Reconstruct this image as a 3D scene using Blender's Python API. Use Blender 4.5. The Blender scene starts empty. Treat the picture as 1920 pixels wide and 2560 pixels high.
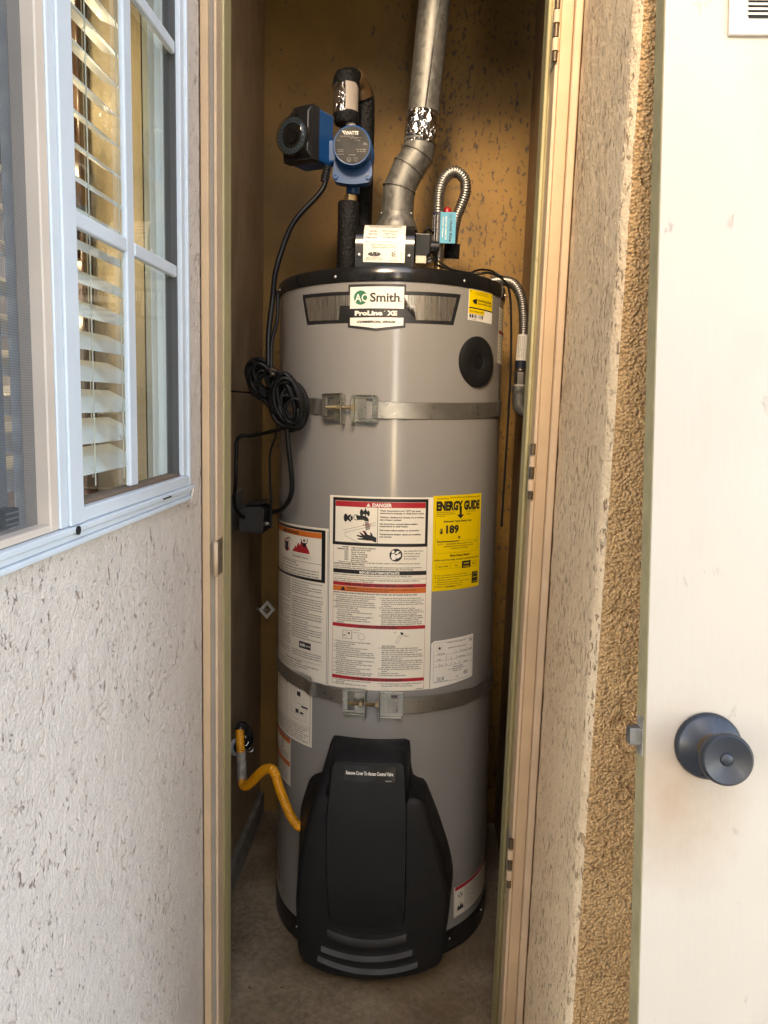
import bpy, bmesh, math, random
from mathutils import Matrix, Vector
from math import sin, cos, pi, radians
random.seed(7)
S = bpy.context.scene
COL = S.collection

# ------------------------------------------------------------------ camera
cam_d = bpy.data.cameras.new('camera'); cam = bpy.data.objects.new('camera', cam_d); COL.objects.link(cam)
cam_d.sensor_fit = 'HORIZONTAL'; cam_d.sensor_width = 36.0; cam_d.lens = 36.0 * 1924 / 1920
cam_d.clip_start = 0.02; cam_d.clip_end = 400
CAM = Vector((0.0686, -1.7938, 1.2714))
pitch, roll, yaw = radians(8.1), radians(1.64), radians(2.8)
fw = Vector((-sin(yaw) * cos(pitch), cos(yaw) * cos(pitch), -sin(pitch)))
rt = fw.cross(Vector((0, 0, 1))).normalized(); up = rt.cross(fw)
rt2 = rt * cos(roll) + up * sin(roll); up2 = up * cos(roll) - rt * sin(roll)
m = Matrix((rt2, up2, -fw)).transposed().to_4x4(); m.translation = CAM
cam.matrix_world = m
S.camera = cam

# ------------------------------------------------------------------ light
SUN_EL, SUN_AZ = 30.0, -6.0        # azimuth: degrees to the right of straight behind the camera
W = bpy.data.worlds.new('World'); S.world = W; W.use_nodes = True
wn = W.node_tree.nodes; wn.clear()
sky = wn.new('ShaderNodeTexSky'); sky.sky_type = 'NISHITA'; sky.sun_disc = False
sky.air_density = .7; sky.dust_density = 0.6; sky.ozone_density = .3; sky.sun_elevation = radians(SUN_EL); sky.sun_rotation = radians(180 - SUN_AZ)
bgn = wn.new('ShaderNodeBackground'); bgn.inputs[1].default_value = 0.15
won = wn.new('ShaderNodeOutputWorld')
W.node_tree.links.new(sky.outputs[0], bgn.inputs[0]); W.node_tree.links.new(bgn.outputs[0], won.inputs[0])
sd = bpy.data.lights.new('sun', 'SUN'); sun = bpy.data.objects.new('sun', sd); COL.objects.link(sun)
sd.energy = 0.5; sd.angle = radians(10); sd.color = (1.0, 0.83, 0.60)
el, az = radians(SUN_EL), radians(SUN_AZ)
sun.rotation_euler = Vector((-sin(az) * cos(el), cos(az) * cos(el), -sin(el))).to_track_quat('-Z', 'Y').to_euler()
sun.location = (1, -6, 5)
S.view_settings.view_transform = 'Standard'; S.view_settings.look = 'None'
S.view_settings.exposure = 3.05; S.view_settings.use_white_balance = True; S.view_settings.white_balance_temperature = 8100; S.view_settings.white_balance_tint = 12
S.view_settings.gamma = 1.0; S.view_settings.use_curve_mapping = False

# ------------------------------------------------------------------ materials
def nt(name):
    mt = bpy.data.materials.new(name); mt.use_nodes = True
    n = mt.node_tree.nodes; return mt, n, mt.node_tree.links, n['Principled BSDF']
def tc(n, l, scale=(1, 1, 1), rot=(0, 0, 0)):
    t = n.new('ShaderNodeTexCoord'); mp = n.new('ShaderNodeMapping')
    mp.inputs['Scale'].default_value = scale; mp.inputs['Rotation'].default_value = rot
    l.new(t.outputs['Object'], mp.inputs['Vector']); return mp.outputs[0]
def noise(n, l, vec, scale, detail=4, rough=.55, dist=0):
    t = n.new('ShaderNodeTexNoise'); t.inputs['Scale'].default_value = scale; t.inputs['Detail'].default_value = detail
    t.inputs['Roughness'].default_value = rough; t.inputs['Distortion'].default_value = dist
    l.new(vec, t.inputs['Vector']); return t.outputs['Fac']
def ramp(n, l, fac, stops):
    r = n.new('ShaderNodeValToRGB'); e = r.color_ramp.elements
    e[0].position, e[1].position = stops[0][0], stops[-1][0]
    for s in stops[1:-1]: e.new(s[0])
    for i, s in enumerate(stops):
        c = s[1]; c = (c, c, c) if isinstance(c, (int, float)) else c
        e[i].color = (*c[:3], 1)
    l.new(fac, r.inputs[0]); return r.outputs[0]
def mixc(n, l, fac, a, b, mode='MIX'):
    x = n.new('ShaderNodeMix'); x.data_type = 'RGBA'; x.blend_type = mode
    for sock, v in ((x.inputs[0], fac), (x.inputs[6], a), (x.inputs[7], b)):
        if hasattr(v, 'is_output'): l.new(v, sock)
        elif isinstance(v, (int, float)): sock.default_value = v
        else: sock.default_value = (*v[:3], 1)
    return x.outputs[2]
def math2(n, l, op, a, b):
    x = n.new('ShaderNodeMath'); x.operation = op
    for i, v in enumerate((a, b)):
        if hasattr(v, 'is_output'): l.new(v, x.inputs[i])
        else: x.inputs[i].default_value = v
    return x.outputs[0]
def bump(n, l, h, strength, dist, prev=None):
    b = n.new('ShaderNodeBump'); b.inputs['Strength'].default_value = strength; b.inputs['Distance'].default_value = dist
    l.new(h, b.inputs['Height'])
    if prev: l.new(prev, b.inputs['Normal'])
    return b.outputs[0]
def M(name, col, rough=.5, metal=0, var=.12, vs=9, b=None, coat=0, spec=.5, rv=.1, sc=(1, 1, 1), spk=None):
    mt, n, l, p = nt(name); v = tc(n, l, sc)
    f = noise(n, l, v, vs, 5)
    c = ramp(n, l, f, [(.3, [x * (1 - var) for x in col]), (.7, [min(1, x * (1 + var)) for x in col])])
    if spk: c = mixc(n, l, ramp(n, l, noise(n, l, tc(n, l, (1, 1, .6)), spk[0], 6, .65), [(spk[1], 0), (spk[1] + .05, .8)]), c, spk[2])
    l.new(c, p.inputs['Base Color'])
    r = ramp(n, l, noise(n, l, v, vs * 2.3, 3), [(.3, max(.02, rough - rv)), (.7, min(1, rough + rv))])
    l.new(r, p.inputs['Roughness'])
    p.inputs['Metallic'].default_value = metal; p.inputs['Coat Weight'].default_value = coat
    p.inputs['Specular IOR Level'].default_value = spec
    if b: l.new(bump(n, l, noise(n, l, v, b[0], 4), b[1], b[2]), p.inputs['Normal'])
    return mt

def stucco(name, c0, c1, dark, grain, gs=.4, ps=1.0, speck=None, lump=0):
    """painted stucco: cracks and swells are geometry ('pit' holds the dirt caught in cracks); fine pits and sand here"""
    mt, n, l, p = nt(name); v = tc(n, l)
    at = n.new('ShaderNodeAttribute'); at.attribute_name = 'pit'
    base = ramp(n, l, noise(n, l, v, 6, 5, .6), [(.3, c0), (.7, c1)])
    base = mixc(n, l, .4, base, ramp(n, l, noise(n, l, v, 70, 5, .65), [(.35, c0), (.65, c1)]))
    pit = math2(n, l, 'MULTIPLY', at.outputs['Fac'], ps); h = noise(n, l, v, grain, 3, .65)
    if speck:
        z1 = noise(n, l, tc(n, l, (1, 1, speck[1])), speck[0], 6, .68, .4); zone = noise(n, l, v, 9, 3)
        sp = ramp(n, l, math2(n, l, 'ADD', z1, math2(n, l, 'MULTIPLY', zone, .16)), [(speck[2], 0), (speck[2] + .05, .85)])
        pit = math2(n, l, 'MAXIMUM', pit, sp); h = math2(n, l, 'SUBTRACT', h, math2(n, l, 'MULTIPLY', sp, .8))
    if lump:
        vo = n.new('ShaderNodeTexVoronoi'); vo.inputs['Scale'].default_value = lump; vo.feature = 'SMOOTH_F1'; vo.inputs['Smoothness'].default_value = .35; l.new(v, vo.inputs['Vector'])
        h = math2(n, l, 'SUBTRACT', math2(n, l, 'MULTIPLY', h, .6), math2(n, l, 'MULTIPLY', vo.outputs['Distance'], 1.6))
        pit = math2(n, l, 'MAXIMUM', pit, ramp(n, l, vo.outputs['Distance'], [(.45, 0), (.8, .75)]))  # shade between lumps painted into the colour, as flat light shows little relief
    l.new(mixc(n, l, pit, base, dark), p.inputs['Base Color']); p.inputs['Roughness'].default_value = .9
    l.new(bump(n, l, h, gs, .0035), p.inputs['Normal']); return mt
def back_wall_mat():
    mt, n, l, p = nt('amber_plaster'); v = tc(n, l); vs = tc(n, l, (1, 1, .5))
    z1 = noise(n, l, vs, 95, 5, .62, .5)
    sx = n.new('ShaderNodeSeparateXYZ'); l.new(v, sx.inputs[0])
    # more scuffs to the right of the vent pipe
    dens = ramp(n, l, math2(n, l, 'ADD', sx.outputs[0], math2(n, l, 'MULTIPLY', noise(n, l, v, 9, 3), .25)), [(-.05, .02), (.20, .125), (.36, .085)])
    fl = ramp(n, l, math2(n, l, 'ADD', z1, dens), [(.665, 0), (.70, .95)])
    base = ramp(n, l, noise(n, l, v, 4, 5), [(.3, (.145, .077, .014)), (.7, (.275, .15, .033))])
    c = mixc(n, l, fl, base, (.07, .045, .028))
    l.new(c, p.inputs['Base Color']); p.inputs['Roughness'].default_value = .65
    h = math2(n, l, 'SUBTRACT', noise(n, l, v, 120, 3), math2(n, l, 'MULTIPLY', fl, .6))
    l.new(bump(n, l, h, .25, .003), p.inputs['Normal']); return mt
def plywood():
    mt, n, l, p = nt('brown_panel'); v = tc(n, l, (1, 1, .12))
    f = noise(n, l, v, 55, 6, .6); g = noise(n, l, tc(n, l), 7, 4)
    c = mixc(n, l, .5, ramp(n, l, f, [(.3, (.20, .125, .065)), (.7, (.36, .24, .13))]), ramp(n, l, g, [(.3, (.24, .15, .08)), (.7, (.46, .31, .18))]))
    l.new(c, p.inputs['Base Color']); p.inputs['Roughness'].default_value = .6
    l.new(bump(n, l, f, .2, .002), p.inputs['Normal']); return mt
def concrete():
    mt, n, l, p = nt('stained_concrete'); v = tc(n, l)
    f = noise(n, l, v, 9, 6, .6); g = noise(n, l, v, 90, 4); s_ = noise(n, l, v, 3.5, 3)
    c = mixc(n, l, .35, ramp(n, l, f, [(.3, (.12, .082, .042)), (.7, (.34, .25, .15))]), ramp(n, l, g, [(.35, (.15, .105, .06)), (.65, (.42, .315, .195))]))
    c = mixc(n, l, ramp(n, l, s_, [(.45, 0), (.62, .7)]), c, (.16, .095, .04))
    l.new(c, p.inputs['Base Color']); p.inputs['Roughness'].default_value = .8
    l.new(bump(n, l, g, .4, .004), p.inputs['Normal']); return mt
def galvanised():
    mt, n, l, p = nt('galvanised_steel'); v = tc(n, l)
    vo = n.new('ShaderNodeTexVoronoi'); vo.inputs['Scale'].default_value = 130; l.new(tc(n, l, (1, 1, .7)), vo.inputs['Vector'])
    sp = n.new('ShaderNodeSeparateXYZ'); l.new(vo.outputs['Color'], sp.inputs[0])
    f = math2(n, l, 'ADD', math2(n, l, 'MULTIPLY', sp.outputs[0], .55), math2(n, l, 'MULTIPLY', noise(n, l, v, 30, 5), .6))
    l.new(ramp(n, l, f, [(.25, (.135, .132, .12)), (.85, (.235, .23, .212))]), p.inputs['Base Color'])
    l.new(ramp(n, l, f, [(.2, .42), (.8, .6)]), p.inputs['Roughness']); p.inputs['Metallic'].default_value = .7
    return mt
def door_paint():
    mt, n, l, p = nt('worn_white_door_paint'); v = tc(n, l)
    a = noise(n, l, tc(n, l, (1, 1, .45)), 38, 6, .62, .5); zone = noise(n, l, v, 5, 3)
    sp = ramp(n, l, math2(n, l, 'ADD', a, math2(n, l, 'MULTIPLY', zone, .16)), [(.735, 0), (.80, .8)])
    smu = ramp(n, l, noise(n, l, tc(n, l, (1, 1, .5)), 6.5, 4), [(.55, 0), (.75, .55)])
    base = ramp(n, l, noise(n, l, v, 2.5, 3), [(.3, (.43, .375, .295)), (.7, (.49, .43, .345))])
    sx = n.new('ShaderNodeSeparateXYZ'); l.new(v, sx.inputs[0])
    dx, dz = math2(n, l, 'SUBTRACT', sx.outputs[0], .028), math2(n, l, 'MULTIPLY', math2(n, l, 'ADD', sx.outputs[2], .055), .75)
    d = math2(n, l, 'ADD', math2(n, l, 'SQRT', math2(n, l, 'ADD', math2(n, l, 'MULTIPLY', dx, dx), math2(n, l, 'MULTIPLY', dz, dz)), 0), math2(n, l, 'MULTIPLY', noise(n, l, v, 30, 5, .7), .05))
    stain = ramp(n, l, d, [(.025, .6), (.105, 0)])
    c = mixc(n, l, smu, base, (.36, .29, .22)); c = mixc(n, l, stain, c, (.30, .17, .08)); c = mixc(n, l, sp, c, (.28, .22, .18))
    l.new(c, p.inputs['Base Color']); p.inputs['Roughness'].default_value = .45
    l.new(bump(n, l, math2(n, l, 'ADD', noise(n, l, tc(n, l, (1, 1, .15)), 130, 4), math2(n, l, 'MULTIPLY', noise(n, l, v, 9, 3), 3)), .09, .003), p.inputs['Normal']); return mt
def glass(name, tint=(.93, .96, .95), refl=1.0):
    mt = bpy.data.materials.new(name); mt.use_nodes = True; n = mt.node_tree.nodes; l = mt.node_tree.links; n.clear()
    o = n.new('ShaderNodeOutputMaterial'); mx = n.new('ShaderNodeMixShader'); t = n.new('ShaderNodeBsdfTransparent'); g = n.new('ShaderNodeBsdfGlossy')
    t.inputs[0].default_value = (*tint, 1); g.inputs['Roughness'].default_value = .01
    fr = n.new('ShaderNodeFresnel'); fr.inputs[0].default_value = 1.5; ge = n.new('ShaderNodeNewGeometry')
    x = math2(n, l, 'MULTIPLY', fr.outputs[0], math2(n, l, 'MULTIPLY', math2(n, l, 'SUBTRACT', 1, ge.outputs['Backfacing']), refl)).node; l.new(x.outputs[0], mx.inputs[0]); l.new(t.outputs[0], mx.inputs[1]); l.new(g.outputs[0], mx.inputs[2]); l.new(mx.outputs[0], o.inputs[0]); return mt
def screen_mat():
    mt = bpy.data.materials.new('insect_screen_mesh'); mt.use_nodes = True; n = mt.node_tree.nodes; l = mt.node_tree.links; n.clear()
    o = n.new('ShaderNodeOutputMaterial'); mx = n.new('ShaderNodeMixShader'); t = n.new('ShaderNodeBsdfTransparent'); d = n.new('ShaderNodeBsdfDiffuse')
    d.inputs[0].default_value = (.14, .145, .15, 1); v = tc(n, l)
    ws = []
    for dr in 'YZ':
        w = n.new('ShaderNodeTexWave'); w.bands_direction = dr; w.inputs['Scale'].default_value = 130; l.new(v, w.inputs['Vector'])
        ws.append(ramp(n, l, w.outputs['Fac'], [(.3, .20), (.9, .32)]))
    l.new(math2(n, l, 'MAXIMUM', ws[0], ws[1]), mx.inputs[0]); l.new(t.outputs[0], mx.inputs[1]); l.new(d.outputs[0], mx.inputs[2]); l.new(mx.outputs[0], o.inputs[0]); return mt
def emit(name, col, st):
    mt, n, l, p = nt(name); p.inputs['Base Color'].default_value = (*col, 1)
    p.inputs['Emission Color'].default_value = (*col, 1); p.inputs['Emission Strength'].default_value = st; return mt
def foil():
    mt, n, l, p = nt('crinkled_foil'); v = tc(n, l)
    p.inputs['Base Color'].default_value = (.72, .71, .69, 1); p.inputs['Metallic'].default_value = 1; p.inputs['Roughness'].default_value = .18
    vo = n.new('ShaderNodeTexVoronoi'); vo.feature = 'DISTANCE_TO_EDGE'; vo.inputs['Scale'].default_value = 42; l.new(v, vo.inputs['Vector'])
    h = math2(n, l, 'ADD', vo.outputs['Distance'], noise(n, l, v, 38, 3, .5, 1))
    l.new(bump(n, l, h, 1.0, .012), p.inputs['Normal']); return mt

mt_left = stucco('pale_stucco', (.65, .565, .475), (.78, .685, .59), (.33, .215, .15), 260, 1.0, .9, (150, .55, .70)); mt_reveal = stucco('tan_stucco_reveal', (.82, .60, .375), (.92, .72, .47), (.40, .25, .135), 220, 1.0, .9, (170, .35, .655)); mt_rough = stucco('brown_rough_stucco', (.66, .395, .175), (.86, .54, .255), (.38, .21, .085), 260, 1.0, .85, None, 270); mt_back = back_wall_mat(); mt_ply = plywood()
mt_conc = concrete(); mt_galv = galvanised(); mt_door = door_paint(); mt_foil = foil()
mt_glass = glass('window_glass'); mt_screen = screen_mat()
mt_peach = M('peach_trim_paint', (.58, .40, .235), .5, var=.10, spk=(70, .70, (.22, .12, .06)), b=(60, .12, .002))
mt_peach2 = M('pale_peach_trim_paint', (.62, .445, .285), .5, var=.10, spk=(70, .70, (.22, .12, .06)), b=(60, .12, .002))
mt_olive = M('bare_olive_wood', (.40, .34, .17), .55, spk=(60, .69, (.12, .09, .04)), var=.18, vs=30, sc=(1, 1, .15), b=(80, .2, .002))
mt_groove = M('grey_groove_paint', (.30, .26, .21), .6)
mt_white = M('white_vinyl', (.60, .655, .68), .38, var=.04, vs=14)
mt_cream = M('cream_vinyl', (.62, .52, .42), .45, var=.08)
mt_dark = M('dark_gasket', (.05, .05, .05), .5)
mt_greyv = M('shaded_sash_vinyl', (.22, .24, .25), .4)  # sash colour darkened to stand for shade behind the screen
mt_slat = M('blind_slat', (.80, .79, .76), .45, var=.05)
mt_cord = M('white_cord', (.62, .58, .48), .7)
mt_amber = M('amber_textured_wall', (.36, .285, .18), .7, b=(60, .7, .006))
mt_cab = M('dark_brown_wood', (.055, .028, .018), .3, var=.3, vs=20, sc=(1, 1, .2))
mt_room = M('room_paint', (.50, .40, .25), .7)
mt_bulb = emit('lit_bulb', (1.0, .88, .62), 28)
mt_body = M('grey_enamel', (.255, .243, .226), .25, var=.012, vs=3, spec=.5, rv=.012, coat=.7, b=(3.5, .08, .004))
mt_body.node_tree.nodes['Principled BSDF'].inputs['Coat Roughness'].default_value = .13
mt_blk = M('black_satin', (.013, .013, .013), .32, var=.2)
mt_gloss = M('black_gloss', (.010, .010, .010), .16, var=.2, rv=.04)
mt_cover = M('black_grained_plastic', (.0058, .0062, .007), .52, var=.1, b=(900, .25, .0006), spec=.4)
mt_coverlight = M('lit_black_plastic', (.008, .0075, .007), .5, b=(900, .25, .0006))  # cover plastic made paler and warmer for light on the louvre lips
mt_paper = M('label_paper', (.80, .74, .61), .42, var=.03, vs=6)
mt_white_lab = M('white_label', (.80, .76, .67), .4, var=.03)
mt_yellow = M('yellow_label', (.80, .56, .012), .4, var=.03)
mt_red = M('red_print', (.42, .015, .025), .42, var=.05); mt_orange = M('orange_print', (.62, .15, .025), .42, var=.05)
mt_ink = M('black_print', (.012, .012, .013), .42); mt_green = M('green_print', (.015, .16, .075), .4)
mt_silver = M('brushed_silver_print', (.52, .50, .46), .28, metal=.9, var=.05, vs=30, sc=(3, 3, .1))
mt_greyink = M('grey_print', (.30, .28, .24), .45); mt_dkink = M('brown_print', (.16, .12, .06), .45)
mt_strap = M('strap_steel', (.34, .33, .30), .36, metal=.85, var=.12, vs=30, b=(150, .15, .001))
mt_zinc = M('yellow_zinc', (.40, .39, .345), .3, metal=.95, var=.06, vs=12)
mt_bolt = M('brass_bolt', (.42, .33, .19), .35, metal=.9)
mt_screw = M('bright_screw', (.75, .74, .70), .25, metal=.9)
mt_blue = M('blue_enamel', (.005, .075, .23), .4, var=.12); mt_dkgrey = M('dark_grey_plastic', (.022, .021, .02), .5, spec=.35)
mt_plate = M('black_nameplate', (.009, .0085, .0075), .5, spec=.3); mt_dial = M('teal_dial', (.06, .095, .115), .5)
mt_clear = glass('clear_dome', (.80, .78, .74), 1.0)
mt_foam = M('black_foam', (.006, .0057, .0054), .6, var=.3, vs=60, b=(120, .9, .006), spec=.3)
mt_tapew = M('white_tape', (.45, .38, .31), .5, b=(90, .5, .004)); mt_tapeb = M('brown_tape', (.10, .055, .025), .35, b=(70, .6, .004))
mt_copper = M('brass_fitting', (.55, .42, .22), .3, metal=.9)
mt_steel = M('stainless_hose', (.36, .345, .32), .38, metal=.95, var=.1)
mt_cable = M('black_cable', (.005, .005, .005), .42, spec=.25); mt_rubber = M('black_rubber', (.009, .009, .009), .6, spec=.3); mt_cyan = M('cyan_label', (.03, .30, .46), .45); mt_navy = M('navy_label', (.012, .016, .035), .5)
mt_redp = M('red_plastic', (.40, .01, .012), .4); mt_gas = M('yellow_gas_coating', (.66, .27, .008), .42, var=.15, vs=60)
mt_pipe = M('silvery_painted_pipe', (.36, .34, .30), .5, metal=.4, var=.4, vs=80, b=(90, .6, .003))
mt_putty = M('white_putty', (.60, .58, .52), .8, b=(120, .8, .006)); mt_bronze = M('dark_bronze', (.030, .034, .040), .34, metal=.35, var=.25, vs=25)
mt_bronzew = M('worn_bronze', (.12, .085, .05), .38, metal=.5, var=.4, vs=50)
mt_plastic = M('ivory_plastic', (.50, .45, .36), .4); mt_hole = M('dark_cavity', (.006, .006, .006), .8)
mt_curb = M('grey_curb', (.20, .165, .12), .8, var=.3, vs=20, b=(60, .4, .004)); mt_vent = M('painted_vent', (.72, .66, .58), .45)
mt_plateg = M('scuffed_grey_plate', (.15, .13, .10), .6, var=.3, vs=25); mt_patio = M('patio_paving', (.30, .27, .23), .8, vs=4)

# ------------------------------------------------------------------ mesh helpers
class MB:
    def __init__(s): s.v, s.f = [], []
    def add(s, vs, fs):
        o = len(s.v); s.v += [tuple(x) for x in vs]; s.f += [tuple(i + o for i in f) for f in fs]; return s
    def box(s, x0, x1, y0, y1, z0, z1, mx=None):
        vs = [Vector((x, y, z)) for x in (x0, x1) for y in (y0, y1) for z in (z0, z1)]
        if mx: vs = [mx @ q for q in vs]
        return s.add(vs, [(0, 1, 3, 2), (4, 6, 7, 5), (0, 4, 5, 1), (2, 3, 7, 6), (0, 2, 6, 4), (1, 5, 7, 3)])
    def prism(s, pts, a, b, axis='y', mx=None):
        n = len(pts); g = {'y': lambda p, t: (p[0], t, p[1]), 'x': lambda p, t: (t, p[0], p[1]), 'z': lambda p, t: (p[0], p[1], t)}[axis]
        vs = [Vector(g(p, a)) for p in pts] + [Vector(g(p, b)) for p in pts]
        if mx: vs = [mx @ q for q in vs]
        return s.add(vs, [tuple(range(n)), tuple(range(2 * n - 1, n - 1, -1))] + [(i, i + n, (i + 1) % n + n, (i + 1) % n) for i in range(n)])
    def lathe(s, prof, seg=32, mx=None, cap=True):
        # profile (r, h) revolved about local z
        vs = [Vector((r * cos(2 * pi * j / seg), r * sin(2 * pi * j / seg), h)) for r, h in prof for j in range(seg)]
        if mx: vs = [mx @ q for q in vs]
        n = len(prof)
        fs = [(i * seg + j, i * seg + (j + 1) % seg, (i + 1) * seg + (j + 1) % seg, (i + 1) * seg + j) for i in range(n - 1) for j in range(seg)]
        if cap: fs += [tuple(range(seg))[::-1], tuple((n - 1) * seg + j for j in range(seg))]
        return s.add(vs, fs)
    def tube(s, path, r, seg=12, cap=True, rfun=None):
        path = [Vector(p) for p in path]; n = len(path)
        T = [(path[min(i + 1, n - 1)] - path[max(i - 1, 0)]).normalized() for i in range(n)]
        a = Vector((0, 0, 1)) if abs(T[0].z) < .9 else Vector((1, 0, 0)); N = (a - T[0] * a.dot(T[0])).normalized(); vs = []
        for i in range(n):
            N = (N - T[i] * N.dot(T[i])).normalized(); Bn = T[i].cross(N); rr = rfun(i) if rfun else r
            vs += [path[i] + (N * cos(2 * pi * j / seg) + Bn * sin(2 * pi * j / seg)) * rr for j in range(seg)]
        fs = [(i * seg + j, i * seg + (j + 1) % seg, (i + 1) * seg + (j + 1) % seg, (i + 1) * seg + j) for i in range(n - 1) for j in range(seg)]
        if cap: fs += [tuple(range(seg))[::-1], tuple((n - 1) * seg + j for j in range(seg))]
        return s.add(vs, fs)
    def torus(s, R, r, mx, seg=32, k=8):
        vs = [mx @ Vector(((R + r * cos(2 * pi * j / k)) * cos(2 * pi * i / seg), (R + r * cos(2 * pi * j / k)) * sin(2 * pi * i / seg), r * sin(2 * pi * j / k))) for i in range(seg) for j in range(k)]
        return s.add(vs, [(i * k + j, ((i + 1) % seg) * k + j, ((i + 1) % seg) * k + (j + 1) % k, i * k + (j + 1) % k) for i in range(seg) for j in range(k)])
def spline(pts, step=.006):
    P = [Vector(p) for p in pts]; P = [P[0] * 2 - P[1]] + P + [P[-1] * 2 - P[-2]]; out = []
    for i in range(1, len(P) - 2):
        a, b, c, d = P[i - 1:i + 3]; k = max(2, int((c - b).length / step))
        for j in range(k):
            t = j / k; out.append(.5 * ((2 * b) + (c - a) * t + (2 * a - 5 * b + 4 * c - d) * t * t + (3 * b - a - 3 * c + d) * t ** 3))
    out.append(P[-2]); return out
def hose(mb, pts, r, pitch=.0052, amp=.12, seg=14):
    p = spline(pts, pitch / 4)
    return mb.tube(p, r, seg, rfun=lambda i: r * (1 + amp * (cos(i * pi / 2) * .75)))
def aim(pos, d):
    return Matrix.Translation(Vector(pos)) @ Vector(d).to_track_quat('Z', 'Y').to_matrix().to_4x4()
OFF = {}
def thing(name, label, cat, loc=(0, 0, 0), group=None, mat=None):
    o = bpy.data.objects.new(name, None); COL.objects.link(o); o.empty_display_size = .05
    if mat is not None: o.matrix_world = mat; OFF[o.name] = Vector((0, 0, 0))
    else: o.location = loc; OFF[o.name] = Vector(loc)
    o['label'] = label; o['category'] = cat
    if group: o['group'] = group
    return o
def obj(name, mb, mat, parent=None, smooth=None, bev=0, label=None, kind=None, bseg=2, weld=True):
    me = bpy.data.meshes.new(name)
    if isinstance(mb, MB): me.from_pydata(mb.v, [], mb.f)
    else: mb.to_mesh(me); mb.free()
    me.update()
    if isinstance(mb, MB):
        bm = bmesh.new(); bm.from_mesh(me); bmesh.ops.recalc_face_normals(bm, faces=bm.faces); bm.to_mesh(me); bm.free()
    o = bpy.data.objects.new(name, me); COL.objects.link(o); me.materials.append(mat)
    if parent is not None:
        off = OFF[parent.name]; me.transform(Matrix.Translation(-off)); o.parent = parent; OFF[o.name] = off
    if smooth is not None:
        me.shade_smooth() if smooth >= 180 else me.set_sharp_from_angle(angle=radians(smooth)) if smooth else None
        if smooth and smooth < 180:
            me.shade_smooth(); me.set_sharp_from_angle(angle=radians(smooth))
    if bev:
        b = o.modifiers.new('edge_round', 'BEVEL'); b.width = bev; b.segments = bseg; b.limit_method = 'ANGLE'; b.angle_limit = radians(35)
        me.shade_smooth(); b.harden_normals = True
    if label: o['label'] = label
    if kind: o['kind'] = kind
    return o
def solo(name, mb, mat, label, cat, group=None, **k):
    o = obj(name, mb, mat, **k); o['label'] = label; o['category'] = cat
    if group: o['group'] = group
    return o
def bx(*a, mx=None): return MB().box(*a, mx=mx)

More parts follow.
